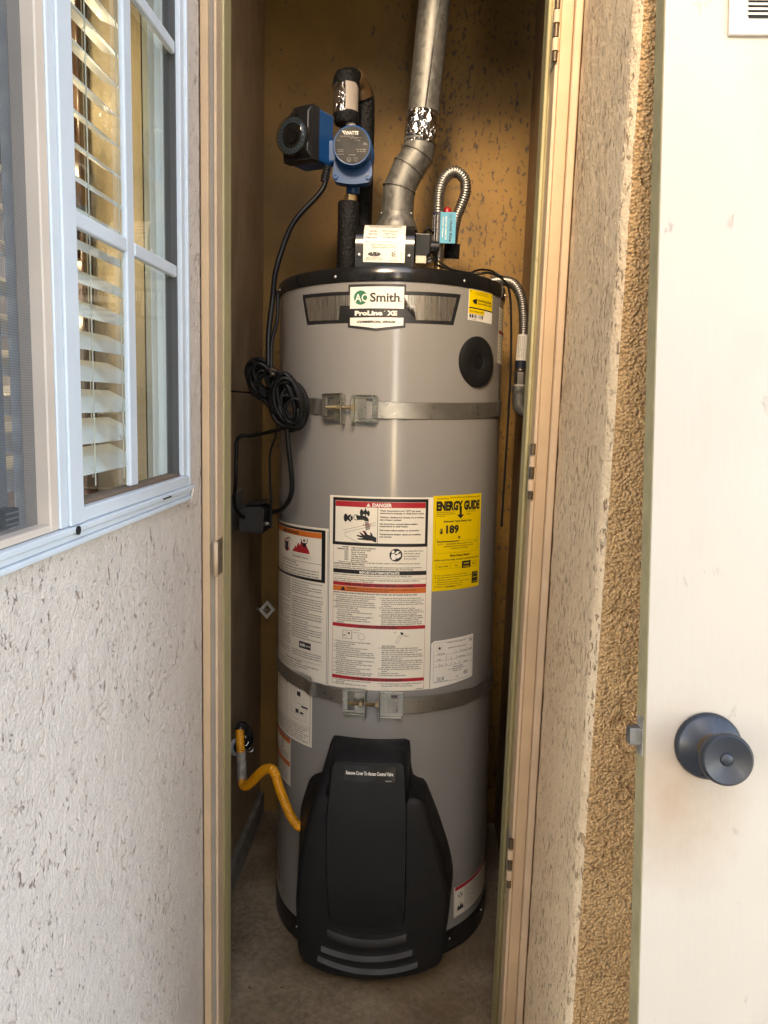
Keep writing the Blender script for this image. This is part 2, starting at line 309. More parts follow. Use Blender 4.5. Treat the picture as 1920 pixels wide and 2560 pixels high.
# ---- text and flat print --------------------------------------------------
_fc = bpy.data.curves.new('lettering', 'FONT'); _fo = bpy.data.objects.new('lettering', _fc)
COL.objects.link(_fo)
def text2d(s, bold=0, shear=0, res=2):
    _fc.body = s; _fc.size = 1; _fc.offset = bold + .012; _fc.shear = shear; _fc.resolution_u = res; _fc.fill_mode = 'FRONT'
    dg = bpy.context.evaluated_depsgraph_get(); dg.update(); e = _fo.evaluated_get(dg); me = e.to_mesh()
    vs = [(v.co.x, v.co.y) for v in me.vertices]; fs = [tuple(p.vertices) for p in me.polygons]; e.to_mesh_clear()
    return vs, fs
CAPH = .728
class Ink:
    """flat print drawn in (u, v) and laid on a surface by a mapper(u, v, lift)"""
    def __init__(s): s.bm = bmesh.new(); s.t = []
    def poly(s, pts): s.bm.faces.new([s.bm.verts.new((p[0], p[1], 0)) for p in pts]); return s
    def rect(s, u0, v0, u1, v1): return s.poly([(u0, v0), (u1, v0), (u1, v1), (u0, v1)])
    def disc(s, u, v, r, ry=None, n=24): return s.poly([(u + r * cos(2 * pi * i / n), v + (ry or r) * sin(2 * pi * i / n)) for i in range(n)])
    def line(s, a, b, w):
        d = Vector((b[0] - a[0], b[1] - a[1])); q = Vector((-d.y, d.x)).normalized() * w / 2
        return s.poly([(a[0] + q.x, a[1] + q.y), (b[0] + q.x, b[1] + q.y), (b[0] - q.x, b[1] - q.y), (a[0] - q.x, a[1] - q.y)])
    def path(s, pts, w):
        for a, b in zip(pts, pts[1:]): s.line(a, b, w)
        return s
    def frame(s, u0, v0, u1, v1, w):
        s.rect(u0, v0, u1, v0 + w); s.rect(u0, v1 - w, u1, v1); s.rect(u0, v0 + w, u0 + w, v1 - w); return s.rect(u1 - w, v0 + w, u1, v1 - w)
    def ring(s, u, v, r, w, n=28, a0=0, a1=360):
        for i in range(n):
            a, b = radians(a0 + (a1 - a0) * i / n), radians(a0 + (a1 - a0) * (i + 1) / n)
            s.poly([(u + k * cos(t), v + k * sin(t)) for k, t in ((r, a), (r, b), (r - w, b), (r - w, a))])
        return s
    def text(s, body, u, v, cap, w=None, align='L', bold=0, shear=0, res=2, rot=0):
        vs, fs = text2d(body, bold, shear, res)
        if not vs: return s
        k = cap / CAPH; x0 = min(p[0] for p in vs); x1 = max(p[0] for p in vs)
        kx = k if w is None else w / (x1 - x0)
        wd = kx * (x1 - x0); sh = {'L': 0, 'C': -wd / 2, 'R': -wd}[align]
        c, sn = cos(rot), sin(rot); out = []
        for p in vs:
            a, b = (p[0] - x0) * kx + sh, p[1] * k
            out.append((u + a * c - b * sn, v + a * sn + b * c))
        s.t.append((out, fs)); return s
    def bars(s, u0, v0, u1, v1, n, seed=1):
        r = random.Random(seed); d = (u1 - u0) / n
        for i in range(n):
            if r.random() < .62: s.rect(u0 + i * d, v0, u0 + i * d + d * r.choice((.5, .8, 1)), v1)
        return s
    def build(s, name, mat, parent, mapper, lift, step=.01):
        bm = s.bm
        bmesh.ops.triangulate(bm, faces=[f for f in bm.faces if len(f.verts) > 4])
        if bm.verts and step:
            us = [v.co.x for v in bm.verts]; u = math.floor(min(us) / step) * step + step
            while u < max(us):
                bmesh.ops.bisect_plane(bm, geom=bm.verts[:] + bm.edges[:] + bm.faces[:], plane_co=(u, 0, 0), plane_no=(1, 0, 0)); u += step
        bm.verts.index_update()
        mb = MB(); mb.add([mapper(v.co.x, v.co.y, lift) for v in bm.verts], [tuple(v.index for v in f.verts) for f in bm.faces]); bm.free()
        for vs, fs in s.t: mb.add([mapper(a, b, lift) for a, b in vs], fs)
        me = bpy.data.meshes.new(name); me.from_pydata(mb.v, [], mb.f); me.update(); me.materials.append(mat); me.shade_smooth()
        o = bpy.data.objects.new(name, me); COL.objects.link(o)
        off = OFF[parent.name]; me.transform(Matrix.Translation(-off)); o.parent = parent; OFF[o.name] = off
        if 'print' in name: o['kind'] = 'stuff'
        return o

# ================================================================== SETTING
obj('ground', bx(-40, 40, -40, -.86, -.30, -.03), mt_patio, kind='structure')
obj('closet_floor', bx(-.42, .42, -.858, .42, -.30, .04), mt_conc, kind='structure')

obj('unseen_sun_blocker', bx(-1.6, .46, -5.1, -4.5, -.3, 3.72).box(.80, 2.0, -5.1, -4.5, -.3, 3.72), M('sun_blocker_render', (.34, .27, .19), .9), kind='structure')  # unseen block added to shade the lower closet; its gap streaks the tank
obj('unseen_reflector_posts', bx(-.62, -.36, -4.49, -4.3, -.3, 3.3).box(1.05, 1.2, -4.49, -4.3, -.3, 3.3), M('reflector_white', (.82, .78, .70), .7), kind='structure')  # unseen white posts added so the tank picks up bright vertical reflections
# left stucco wall with the window hole (y -1.44..-.583, z 1.11..2.13)
from mathutils import noise as mn
def sstep(a, b, x): t = max(0, min(1, (x - a) / (b - a))); return t * t * (3 - 2 * t)
def skin(name, pf, s0, s1, z0, z1, ds, dz, hf, mat, parent):
    ns, nz = int((s1 - s0) / ds) + 1, int((z1 - z0) / dz) + 1; V, Pt = [], []
    for i in range(ns):
        p, nrm = pf(s0 + (s1 - s0) * i / (ns - 1))
        for j in range(nz):
            z = z0 + (z1 - z0) * j / (nz - 1); h, pt = hf(p[0], p[1], z, s0 + (s1 - s0) * i / (ns - 1))
            V.append((p[0] + nrm[0] * h, p[1] + nrm[1] * h, z)); Pt.append(pt)
    me = bpy.data.meshes.new(name)
    me.from_pydata(V, [], [(i * nz + j, (i + 1) * nz + j, (i + 1) * nz + j + 1, i * nz + j + 1) for i in range(ns - 1) for j in range(nz - 1)]); me.update()
    a = me.attributes.new('pit', 'FLOAT', 'POINT'); a.data.foreach_set('value', Pt); me.materials.append(mat); me.shade_smooth()
    o = bpy.data.objects.new(name, me); COL.objects.link(o); me.transform(Matrix.Translation(-OFF[parent.name])); o.parent = parent; return o
def h_left(x, y, z, s_):
    q = Vector((y * 17, z * 9, 3.1)); w = mn.noise(Vector((y * 60, z * 45, 0)))
    n2 = mn.noise(q + Vector((w * .35, w * .3, 0))); zone = mn.noise(Vector((y * 5, z * 4, 9)))
    fine = mn.noise(Vector((y * 210, z * 120, 5))); med = mn.noise(Vector((y * 42, z * 34, 2)))
    br = mn.noise(Vector((y * 36, z * 22, 21)))
    crack = (1 - sstep(.008, .030, abs(n2))) * sstep(-.12, .18, br + zone * .45 + fine * .5)
    pit = min(1, crack * (.8 + .6 * fine))
    pit = max(0, pit)
    h = med * .0008 + mn.noise(Vector((y * 100, z * 90, 7))) * .0006 + fine * .0004 - .0018 * pit
    if y > -.512: h -= .002 * sstep(-.512, -.502, y); pit = min(1, pit + .5 * sstep(-.511, -.502, y) * max(0, .4 + mn.noise(Vector((z * 60, 0, 4)))))
    return h, pit
lw = thing('stucco_wall', 'pale pinkish stucco wall with cracks around and below the window', 'wall', (-.35, -.9, -.02))
w = MB()
w.box(-.40, -.3105, -1.60, -.36, -.28, 1.110); w.box(-.340, -.3105, -.583, -.36, 1.1105, 2.13)
w.box(-.40, -.3105, -1.60, -1.44, 1.1105, 2.13); w.box(-.40, -.3105, -1.60, -.36, 2.1305, 2.95)
obj('core', w, mt_left, lw)
pl_ = lambda y: ((-.3072, y), (1, 0))
skin('stucco_coat', pl_, -1.25, -.5005, .26, 1.1098, .0017, .0015, h_left, mt_left, lw)
skin('stucco_coat', pl_, -.583, -.5005, 1.1099, 2.1, .0022, .0018, h_left, mt_left, lw)
# pier on the right: reveal, rounded corner and rough face
pier = thing('stucco_wall', 'tan stucco wall with rough brown face behind the white door', 'wall', (.6, -.7, 0))
rc_ = .020; L0 = .85 - rc_ - .485
def pprof(s_):     # walk from the door frame out to the corner and along the face
    if s_ < L0: return (.2890, -.485 - s_), (-1, 0)
    a = (s_ - L0) / rc_
    if a < pi / 2: return (.2890 + rc_ - rc_ * cos(a), -.85 + rc_ - rc_ * sin(a)), (-cos(a), -sin(a))
    return (.2890 + rc_ + (s_ - L0 - rc_ * pi / 2), -.85), (0, -1)
LC = L0 + rc_ * pi / 2 * .62
def h_rev(x, y, z, s_):
    zone = mn.noise(Vector((s_ * 6, z * 4, 1))); fine = mn.noise(Vector((s_ * 150, z * 95, 5)))
    n2 = mn.noise(Vector((s_ * 24, z * 6, 3.1 + .3 * fine)))
    crack = (1 - sstep(.010, .04, abs(n2))) * sstep(.05, .3, mn.noise(Vector((s_ * 40, z * 16, 21))) + zone * .5)
    pit = max(0, min(1, crack * (.7 + .6 * fine))); e = sstep(L0 - .03, LC, s_)
    h = mn.noise(Vector((s_ * 40, z * 34, 2))) * .0009 + mn.noise(Vector((s_ * 120, z * 110, 7))) * (.0005 + .0006 * e) - .0018 * pit * (1 - e)
    if s_ < .046: g = (1 - sstep(.0285, .0345 + .005 * mn.noise(Vector((z * 30, 1, 4))), s_ + .003 * fine)) * max(0, min(1, .75 + 1.2 * mn.noise(Vector((z * 14, 1, 4))))); pit = min(1.2, pit + 1.2 * g); h -= .002 * g
    return h + e * .0006 * fine, pit * (1 - .9 * e)
def h_rough(x, y, z, s_):
    e = sstep(LC - .004, LC + .02, s_)
    d = mn.voronoi(Vector((s_ * 165, z * 165, .3 * mn.noise(Vector((s_ * 70, z * 70, 1))))))[0]
    lump = 1 - min(1, d[0] * 1.2); big = mn.turbulence(Vector((s_ * 45, z * 40, 5)), 4, False)
    n2 = mn.noise(Vector((s_ * 16, z * 13, 3.1 + .35 * mn.noise(Vector((s_ * 50, z * 50, 2))))))
    crack = (1 - sstep(.01, .07, abs(n2))) * sstep(-.05, .25, mn.noise(Vector((s_ * 14, z * 10, 30))))
    fl = .25 + .75 * sstep(-.12, .16, mn.noise(Vector((s_ * 22, z * 15, 44))) + .12)
    return e * (lump * .0026 * fl + big * .0024 - crack * .0026) + (1 - e) * .0003, e * max(0, min(1, crack * .8))
skin('reveal', pprof, 0, LC, .15, 2.0, .0022, .0024, h_rev, mt_reveal, pier)
skin('rough_face', pprof, LC, L0 + rc_ * pi / 2 + .14, .25, 1.85, .0014, .0014, h_rough, mt_rough, pier)
c = MB(); prof_ = [pprof(L0 * k_ / 4)[0] for k_ in range(5)] + [pprof(L0 + rc_ * pi / 2 * k_ / 6)[0] for k_ in range(1, 7)]
c.prism([(p[0] + .0045, min(-.485, p[1] + .0045)) for p in prof_] + [(1.6, -.8455), (1.6, -.485)], -.02, 2.95, 'z'); obj('core', c, mt_rough, pier)

# closet shell
pw = thing('closet_side_wall', 'dark brown panelled side wall inside the closet on the left', 'wall', (-.39, 0, 0))
obj('panel', bx(-.40, -.385, -.40, .3585, 1.2885, 2.8), mt_ply, pw, bev=.001); obj('panel', bx(-.40, -.385, -.40, .3585, .107, 1.2850), mt_ply, pw, bev=.001)
obj('backing', bx(-.44, -.4005, -.40, .3590, -.02, 2.8), mt_hole, pw); obj('curb', bx(-.40, -.372, -.40, .3585, .02, .105), mt_curb, pw, bev=.004)
solo('closet_back_wall', bx(-.45, .42, .36, .42, -.02, 2.8), mt_back, 'amber plaster back wall with dark scuffs behind the water heater', 'wall')
solo('closet_side_wall', bx(.318, .40, -.40, .3595, -.02, 2.8), mt_ply, 'narrow brown side wall inside the closet on the right', 'wall')
solo('closet_ceiling', bx(-.42, .42, -.40, .42, 2.80, 2.95), mt_back, 'plaster ceiling of the closet above the vent pipe', 'ceiling')
solo('header_wall', bx(-.3068, .2888, -.497, -.402, 2.46, 2.95), mt_left, 'stucco wall above the closet opening', 'wall')

# door frame
df = thing('door_frame', 'peach painted door frame around the water heater closet opening', 'door frame', (0, -.47, 0))
zt = 2.459
obj('casing', bx(-.3068, -.2935, -.506, -.42, -.02, zt), mt_peach, df, bev=.002)
obj('casing', bx(-.2933, -.2862, -.4985, -.42, -.02, zt), mt_groove, df)
obj('jamb', bx(-.2860, -.2812, -.501, -.462, -.02, zt), mt_peach2, df, bev=.0015)
obj('stop', bx(-.2860, -.2797, -.4615, -.412, -.02, zt), mt_olive, df, bev=.002)
obj('weatherstrip', MB().tube([(-.2808, -.4625, -.01), (-.2808, -.4625, zt)], .0026, 8), mt_olive, df, smooth=180)
obj('casing', bx(.276, .2888, -.512, -.42, -.02, zt), mt_peach2, df, bev=.003)
obj('casing', bx(.2566, .2758, -.503, -.42, -.02, zt), mt_peach, df, bev=.002)
obj('jamb', bx(.2505, .2564, -.5045, -.462, -.02, zt), mt_peach2, df, bev=.0015)
obj('stop', bx(.2430, .2564, -.4615, -.405, -.02, zt), mt_olive, df, bev=.002)
obj('weatherstrip', MB().tube([(.2445, -.464, -.01), (.2445, -.464, zt)], .0033, 8), mt_olive, df, smooth=180)
obj('head', bx(-.2796, .2428, -.46, -.412, 2.43, 2.459), mt_olive, df)
for zc, lab in ((1.845, 0), (1.163, 0), (.46, 0)):
    hp = obj('hinge', bx(.2485, .2500, -.4995, -.468, zc - .045, zc + .045), mt_pipe, df)
    for a, b, mt in ((.030, .048, mt_bronzew), (.010, .028, mt_peach2), (-.010, .008, mt_bronzew), (-.030, -.012, mt_peach2), (-.045, -.032, mt_bronzew)):
        rr = .0052 if mt is mt_peach2 else .0042
        obj('knuckle', MB().lathe([(rr, zc + a), (rr, zc + b)], 14, Matrix.Translation((.2495, -.507, 0))), mt, hp, smooth=50)
sp = obj('strike_plate', bx(-.2812, -.2803, -.508, -.470, .965, 1.028), mt_bronzew, df)
obj('lip', MB().tube([(-.2820, -.509, .967), (-.2820, -.509, 1.026)], .004, 8), mt_peach2, sp, smooth=180)

# ================================================================== WINDOW
win = thing('window', 'white sliding window with glazing bars in the pale stucco wall', 'window', (-.31, -1.0, 1.11))
# outer frame (profile along the sill, steps)
fr = MB()
fr.box(-.36, -.2945, -1.438, -.5845, 1.111, 1.117); fr.box(-.36, -.2985, -1.438, -.5845, 1.1172, 1.1245); fr.box(-.36, -.2955, -1.438, -.5845, 1.1247, 1.1315)
obj('sill', fr, mt_white, win, bev=.0015)
obj('frame', bx(-.36, -.3005, -.5930, -.5845, 1.1318, 2.119), mt_white, win, bev=.002)
obj('frame', bx(-.36, -.3005, -1.438, -1.425, 1.1318, 2.119), mt_white, win, bev=.002)
obj('frame', bx(-.36, -.3005, -1.4245, -.5935, 2.105, 2.119), mt_white, win, bev=.002)
# fixed sash on the right
obj('bottom_rail', bx(-.345, -.3010, -.979, -.5935, 1.1318, 1.1480), mt_white, win, bev=.002)
obj('sash_stile', bx(-.345, -.3050, -.6100, -.5935, 1.1483, 2.1045), mt_white, win, bev=.002)
obj('gasket', bx(-.3295, -.3120, -.6150, -.6102, 1.1483, 2.1045), mt_dark, win)
obj('gasket', bx(-.3295, -.3095, -.9785, -.6152, 1.1483, 1.1525), M('dusty_bead', (.16, .11, .075), .8), win)
obj('top_rail', bx(-.345, -.3010, -.979, -.5935, 2.09, 2.1045), mt_white, win)
obj('mullion', bx(-.350, -.2985, -1.0120, -.9790, 1.1320, 2.1045), mt_white, win, bev=.002)
obj('mullion_edge', bx(-.350, -.3010, -1.0300, -1.0123, 1.1320, 2.1045), mt_white, win, bev=.002)
obj('screen_frame', bx(-.330, -.3025, -1.0480, -1.0303, 1.1320, 2.1045), mt_cream, win, bev=.002)
obj('screen_frame', bx(-.330, -.3025, -1.4245, -1.0483, 1.1320, 1.1400), mt_cream, win, bev=.002)
obj('pane', bx(-.3225, -.3200, -.9785, -.6152, 1.1527, 2.0895), mt_glass, win)
obj('muntin', bx(-.3190, -.3110, -.8110, -.7845, 1.1527, 2.0895), mt_white, win, bev=.003)
for zc in (1.457, 1.770):
    obj('muntin', bx(-.3190, -.3105, -.9785, -.8113, zc - .009, zc + .009), mt_white, win, bev=.003)
    obj('muntin', bx(-.3190, -.3105, -.7842, -.6155, zc - .009, zc + .009), mt_white, win, bev=.003)
# sliding sash behind the screen, its shade put into the dark colours
obj('insect_screen', bx(-.3165, -.3160, -1.4240, -1.0485, 1.1403, 2.1040), mt_screen, win)
obj('sliding_sash', bx(-.368, -.345, -1.0780, -1.0480, 1.1320, 2.1045), mt_greyv, win, bev=.003)
obj('gasket', bx(-.366, -.343, -1.0860, -1.0782, 1.1320, 2.1045), mt_dark, win)
obj('sash_stile', bx(-.372, -.348, -1.1010, -1.0862, 1.1320, 2.1045), mt_greyv, win, bev=.002)
obj('sash_stile', bx(-.372, -.340, -1.1130, -1.1060, 1.1320, 2.1045), mt_dark, win)  # dark strip coloured for the shadowed depth of the frame
obj('pane', bx(-.3640, -.3620, -1.4245, -1.1012, 1.1450, 2.1045), mt_glass, win)
obj('muntin', bx(-.3610, -.3440, -1.4240, -1.0700, 1.448, 1.464), mt_white, win, bev=.003)
lt = obj('vent_latch', bx(-.345, -.331, -1.082, -1.056, 1.1402, 1.158), mt_hole, win)
for k in range(3): obj('rib', bx(-.3308, -.3298, -1.081, -1.057, 1.1425 + k * .0055, 1.1440 + k * .0055), mt_greyv, lt)
obj('weep_hole', MB().lathe([(.005, 0), (.005, .0012)], 16, aim((-.2953, -1.004, 1.1275), (1, 0, 0))), mt_hole, win)
obj('weep_hole', bx(-.2954, -.2945, -.735, -.700, 1.1265, 1.1285), mt_hole, win)
obj('clip', MB().prism([(-.606, 1.112), (-.590, 1.112), (-.590, 1.126), (-.594, 1.128)], -.2970, -.2935, 'x'), mt_cream, win, bev=.001)

# blind
bl = thing('window_blind', 'white slatted blind hanging behind the window glass', 'blind', (-.37, -.9, 1.15))
k = 0; z = 1.172
while z < 2.08:
    ya, yb = -.678, -1.42
    t = .0016; tl = .028 if z < 1.5 else .026
    mb = MB().add([(-.352, ya, z), (-.352, yb, z), (-.372, yb, z + tl * .55 + .0025), (-.372, ya, z + tl * .55 + .0025), (-.394, yb, z + tl), (-.394, ya, z + tl),
                   (-.352, ya, z - t), (-.352, yb, z - t), (-.372, yb, z + tl * .55 + .0025 - t), (-.372, ya, z + tl * .55 + .0025 - t), (-.394, yb, z + tl - t), (-.394, ya, z + tl - t)],
                  [(0, 1, 2, 3), (3, 2, 4, 5), (6, 9, 8, 7), (9, 11, 10, 8), (0, 6, 7, 1), (5, 4, 10, 11), (0, 3, 9, 6), (3, 5, 11, 9), (1, 7, 8, 2), (2, 8, 10, 4)])
    if k == 0: me0 = obj('slat', mb, mt_slat, bl)
    else: obj('slat', mb, mt_slat, bl)
    k += 1; z += .0388
for y in (-.735, -.83, -1.1, -1.3):
    for x in (-.3505, -.3955): obj('ladder_cord', MB().tube([(x, y, 1.155), (x, y, 2.1)], .0009, 6), mt_cord, bl)
obj('lift_cord', MB().tube(spline([(-.348, -.742, 1.26), (-.347, -.741, 1.215), (-.346, -.728, 1.19), (-.347, -.722, 1.165), (-.350, -.728, 1.155)]), .0013, 6), mt_cord, bl, smooth=180)
# room behind the window
solo('room_wall', bx(-2.6, -.3455, -.40, -.36, .2, 2.45), mt_amber, 'amber textured wall inside the room behind the window', 'wall')
rw = MB(); rw.box(-2.66, -2.60, -1.60, -.36, .2, 2.45); rw.box(-2.6, -2.3, -1.60, -1.54, .2, 2.45); rw.box(-.62, -.4002, -1.60, -1.54, .2, 2.45); rw.box(-2.3, -.62, -1.60, -1.54, 1.9, 2.45); rw.box(-1.05, -.62, -1.60, -1.54, .2, 1.9); rw.box(-2.66, -.4002, -1.60, -.36, 2.4505, 2.5); rw.box(-2.66, -.4002, -1.60, -.36, .14, .1995)  # opening added in the unseen side wall to let daylight onto blind and wall
obj('room_shell', rw, mt_room, kind='structure')
solo('window_return', bx(-.427, -.400, -.430, -.4005, 1.0, 2.2), M('grey_return', (.34, .37, .36), .6), 'pale grey boxed edge beside the window inside the room', 'trim')
cb = thing('cabinet', 'dark brown wooden cabinet seen through the window behind the fairy lights', 'cabinet', (-.8, -.42, .2))
obj('carcass', bx(-1.3, -.530, -.445, -.402, .2002, 2.30), mt_cab, cb, bev=.004)
obj('door', bx(-.90, -.545, -.456, -.4455, .9, 2.25), mt_cab, cb, bev=.004)
obj('plaque', bx(-.62, -.535, -.462, -.4563, 1.70, 1.735), mt_amber, cb); obj('plaque', bx(-.60, -.535, -.462, -.4563, 1.50, 1.56), mt_amber, cb)
sl = thing('string_lights', 'string of lit warm fairy lights dangling on the dark cabinet', 'fairy lights', (-.55, -.48, 1.8))
for s_ in range(2):
    ph = s_ * 1.9
    pts = [(-.548 + .012 * sin(i * 1.1 + ph), -.478 + .006 * cos(i * .9 + ph), 2.22 - i * .045) for i in range(21)]
    obj('wire', MB().tube(spline(pts, .012), .0014, 6), mt_cord, sl, smooth=180)
for bx_, bz in ((-.531, 1.772), (-.531, 1.738), (-.556, 1.655), (-.536, 1.52), (-.553, 1.505), (-.560, 1.40), (-.536, 1.865), (-.560, 1.93)):
    b = obj('bulb', MB().lathe([(.001, -.009), (.0035, -.006), (.0042, 0), (.003, .006), (.002, .008)], 10, Matrix.Translation((bx_, -.486, bz))), mt_bulb, sl, smooth=180)
    obj('socket', MB().lathe([(.003, .0085), (.003, .016)], 8, Matrix.Translation((bx_, -.486, bz))), mt_cord, b, smooth=40)

# ================================================================== LEANING DOOR
LE = radians(9.8)
dm = Matrix.Translation((.2970, -1.06, .95)) @ Matrix.Rotation(-LE, 4, 'X')     # local: x right, -y out of the face, z up the door
dr = thing('door', 'worn white flush door leaning against the brown stucco wall', 'door', mat=dm)
zb, ztp = -.985, 1.035
obj('slab', bx(0, .72, .0008, .0312, zb, ztp), M('olive_door_edge', (.36, .31, .17), .6, var=.15, vs=25), dr, bev=.0015)
obj('face', bx(.0009, .7195, -.0006, .0006, zb + .001, ztp - .001), mt_door, dr)
obj('latch_bolt', MB().prism([(-.0125, .0085), (0, .0085), (0, .0265), (-.0125, .0235)], -.009, .008, 'z'), mt_galv, dr, bev=.001)
obj('latch_plate', bx(-.0008, .0003, .006, .027, -.019, .019), mt_pipe, dr)
kx, kz = .0600, -.003
kn = obj('door_knob', MB().lathe([(.0315, -.0004), (.0325, .002), (.0322, .005), (.029, .0085), (.017, .0105), (.013, .013)], 40, aim((kx, -.0006, kz), (0, -1, 0))), mt_bronze, dr, smooth=40)
obj('neck', MB().lathe([(.0155, .0102), (.013, .014), (.0125, .022), (.015, .030), (.0195, .037), (.0215, .041)], 36, aim((kx, -.0006, kz), (0, -1, 0)), cap=False), mt_bronzew, kn, smooth=60)
obj('knob_face', MB().lathe([(.0215, .041), (.0238, .0435), (.0243, .047), (.0238, .0505), (.0215, .0525), (.020, .0522), (.012, .0503), (.0062, .0494), (.0058, .0506), (.0045, .0516), (.0005, .0518)], 44, aim((kx, -.0006, kz), (0, -1, 0))), mt_bronze, kn, smooth=50)
vg = obj('vent_grille', MB().box(.063, .24, -.0052, -.0008, .7065, .95), mt_vent, dr, bev=.0012)
obj('opening', bx(.0815, .222, -.0058, -.0053, .7225, .935), mt_hole, vg)
k = 0; z = .7265
while z < .93:
    obj('slat', MB().box(.0800, .2235, -.0008, .0008, -.0012, .0008, mx=Matrix.Translation((0, -.0070, z)) @ Matrix.Rotation(radians(28), 4, 'X')), mt_vent, vg); z += .0050
    k += 1
sw = MB().lathe([(.003, 0), (.003, .0008), (.0018, .0016), (.0003, .0018)], 14, aim((.0715, -.0052, .7145), (0, -1, 0)))
obj('screw', sw, mt_vent, vg, smooth=50)

# ================================================================== WATER HEATER
lx, ly = .0406, -.0120
HM = (Matrix.Rotation(-lx, 4, 'X') @ Matrix.Rotation(ly, 4, 'Y'))
R = .26
wh = thing('water_heater', 'tall grey cylindrical water heater covered in labels in the closet', 'water heater', mat=HM)
obj('jacket', MB().lathe([(R, .085), (R, .3), (R, .6), (R, .9), (R, 1.2), (R, 1.5055)], 128, cap=False), mt_body, wh, smooth=40)
obj('base_ring', MB().lathe([(.245, 0.036), (R + .0028, .036), (R + .0028, .083), (R + .0015, .0865), (R - .004, .0865)], 128), mt_blk, wh, smooth=40)
obj('top_rim', MB().lathe([(R - .004, 1.5035), (R + .0022, 1.5035), (R + .0034, 1.506), (R + .0034, 1.528), (R + .001, 1.5325), (R - .006, 1.5335), (R - .012, 1.5300), (.10, 1.534), (.002, 1.534)], 128), mt_gloss, wh, smooth=40)
def cyl(th_deg, z, lift):
    t = radians(th_deg); q = R + lift; return (q * sin(t), -q * cos(t), z)
def cmap(u, v, lift): return cyl(math.degrees(u / R), v, lift)
D2U = radians(1) * R
def screw(parent, pos, d, r=.0035):
    obj('screw', MB().lathe([(r, 0), (r, r * .35), (r * .6, r * .7), (r * .1, r * .8)], 14, aim(pos, d)), mt_screw, parent, smooth=50)
for th in (-23.6, 37.2, 80, -70): screw(wh, cyl(th, 1.515, .0032), cyl(th, 0, 1)[:2] + (0,))
for th in (-44, 39.5, 70): screw(wh, cyl(th, .066, .0027), cyl(th, 0, 1)[:2] + (0,), .003)
# ---- badge
def deg(pts): return [(a * D2U, b) for a, b in pts]
c0 = -4.2
def sym(lst): return deg([(c0 - a, b) for a, b in lst] + [(c0 + a, b) for a, b in reversed(lst) if a > .01])
badge = Ink().poly(sym([(0, 1.4045), (13.1, 1.4125), (13.1, 1.4215), (36.2, 1.4235), (40, 1.4875), (13.1, 1.4845), (13.1, 1.4982)])).build('badge', mt_ink, wh, cmap, .0003)
for s_ in (-1, 1): Ink().poly(deg([(c0 + s_ * a, b) for a, b in ((37.7, 1.4795), (12.2, 1.477), (12.2, 1.4565), (17.0, 1.457), (17.8, 1.4285), (34.8, 1.431))])).build('silver_panel', mt_silver, badge, cmap, .0007)
wp = Ink().rect((c0 - 12.2) * D2U, 1.4500, (c0 + 12.2) * D2U, 1.4930); wp.poly(sym([(0, 1.4105), (12.1, 1.4170), (12.1, 1.4320)])); wp.build('white_panel', mt_white_lab, badge, cmap, .0007)
gd = Ink().disc(-11.4 * D2U, 1.4715, .0142, n=40); gd.build('green_disc', mt_green, badge, cmap, .0011)
lt_ = Ink(); lt_.text('AO', -14.1 * D2U, 1.4635, .0160, 6.4 * D2U, bold=.006); lt_.text('ProLine', -14.0 * D2U, 1.4365, .0088, 12.6 * D2U, bold=.045); lt_.text('XE', .6 * D2U, 1.4365, .0088, 4.5 * D2U, bold=.045); lt_.ring(-.5 * D2U, 1.4442, .0011, .0004, 12)
lt_.build('white_print', mt_white_lab, badge, cmap, .0015, .004)
bt = Ink().text('Smith', -7.1 * D2U, 1.4635, .0178, 13.2 * D2U, bold=.012, res=4); bt.disc(6.7 * D2U, 1.4640, .0012)
bt.text('COMMERCIAL GRADE', c0 * D2U, 1.4215, .0042, 17.4 * D2U, 'C', bold=.03, shear=.25); bt.build('black_print', mt_ink, badge, cmap, .0014, .004)
# ---- contractor sticker
def lab(name, pts, mat, lift=.0003, parent=wh): return Ink().poly(deg(pts)).build(name, mat, parent, cmap, lift)
ys = lab('yellow_sticker', [(40.3, 1.4385), (58.6, 1.4385), (59.3, 1.441), (59.3, 1.502), (58.6, 1.5045), (41.3, 1.5025), (40.6, 1.500)], mt_white_lab)
q = Ink().rect(40.8 * D2U, 1.4655, 59.1 * D2U, 1.5015); q.rect(40.6 * D2U, 1.4525, 52.0 * D2U, 1.4630); q.build('yellow_panel', mt_yellow, ys, cmap, .0006)
q = Ink().rect(40.6 * D2U, 1.4632, 59.1 * D2U, 1.4652); q.text('CONTRACTOR', 46.5 * D2U, 1.4795, .0042, 11.6 * D2U, bold=.03); q.text('REWARDS.COM', 46.8 * D2U, 1.4735, .0036, 11.2 * D2U)
q.text('COLL-XREV-XUDY', 45 * D2U, 1.4965, .0022, 9.5 * D2U); q.text('A. O. Smith ON-Hot Tank', 44 * D2U, 1.4925, .0022, 11.5 * D2U); q.poly(deg([(43, 1.480), (46, 1.4845), (46, 1.4730), (44, 1.4735)]))
q.disc(41.7 * D2U, 1.498, .0016); q.disc(58.2 * D2U, 1.496, .0016); q.text('(ST) 30053-V5M9', 41.6 * D2U, 1.4560, .0028, 9.5 * D2U); q.bars(41.2 * D2U, 1.4440, 51 * D2U, 1.4510, 34, 3); q.text('A O Smith', 41 * D2U, 1.4402, .0018, 5 * D2U)
q.build('black_print', mt_ink, ys, cmap, .0009)
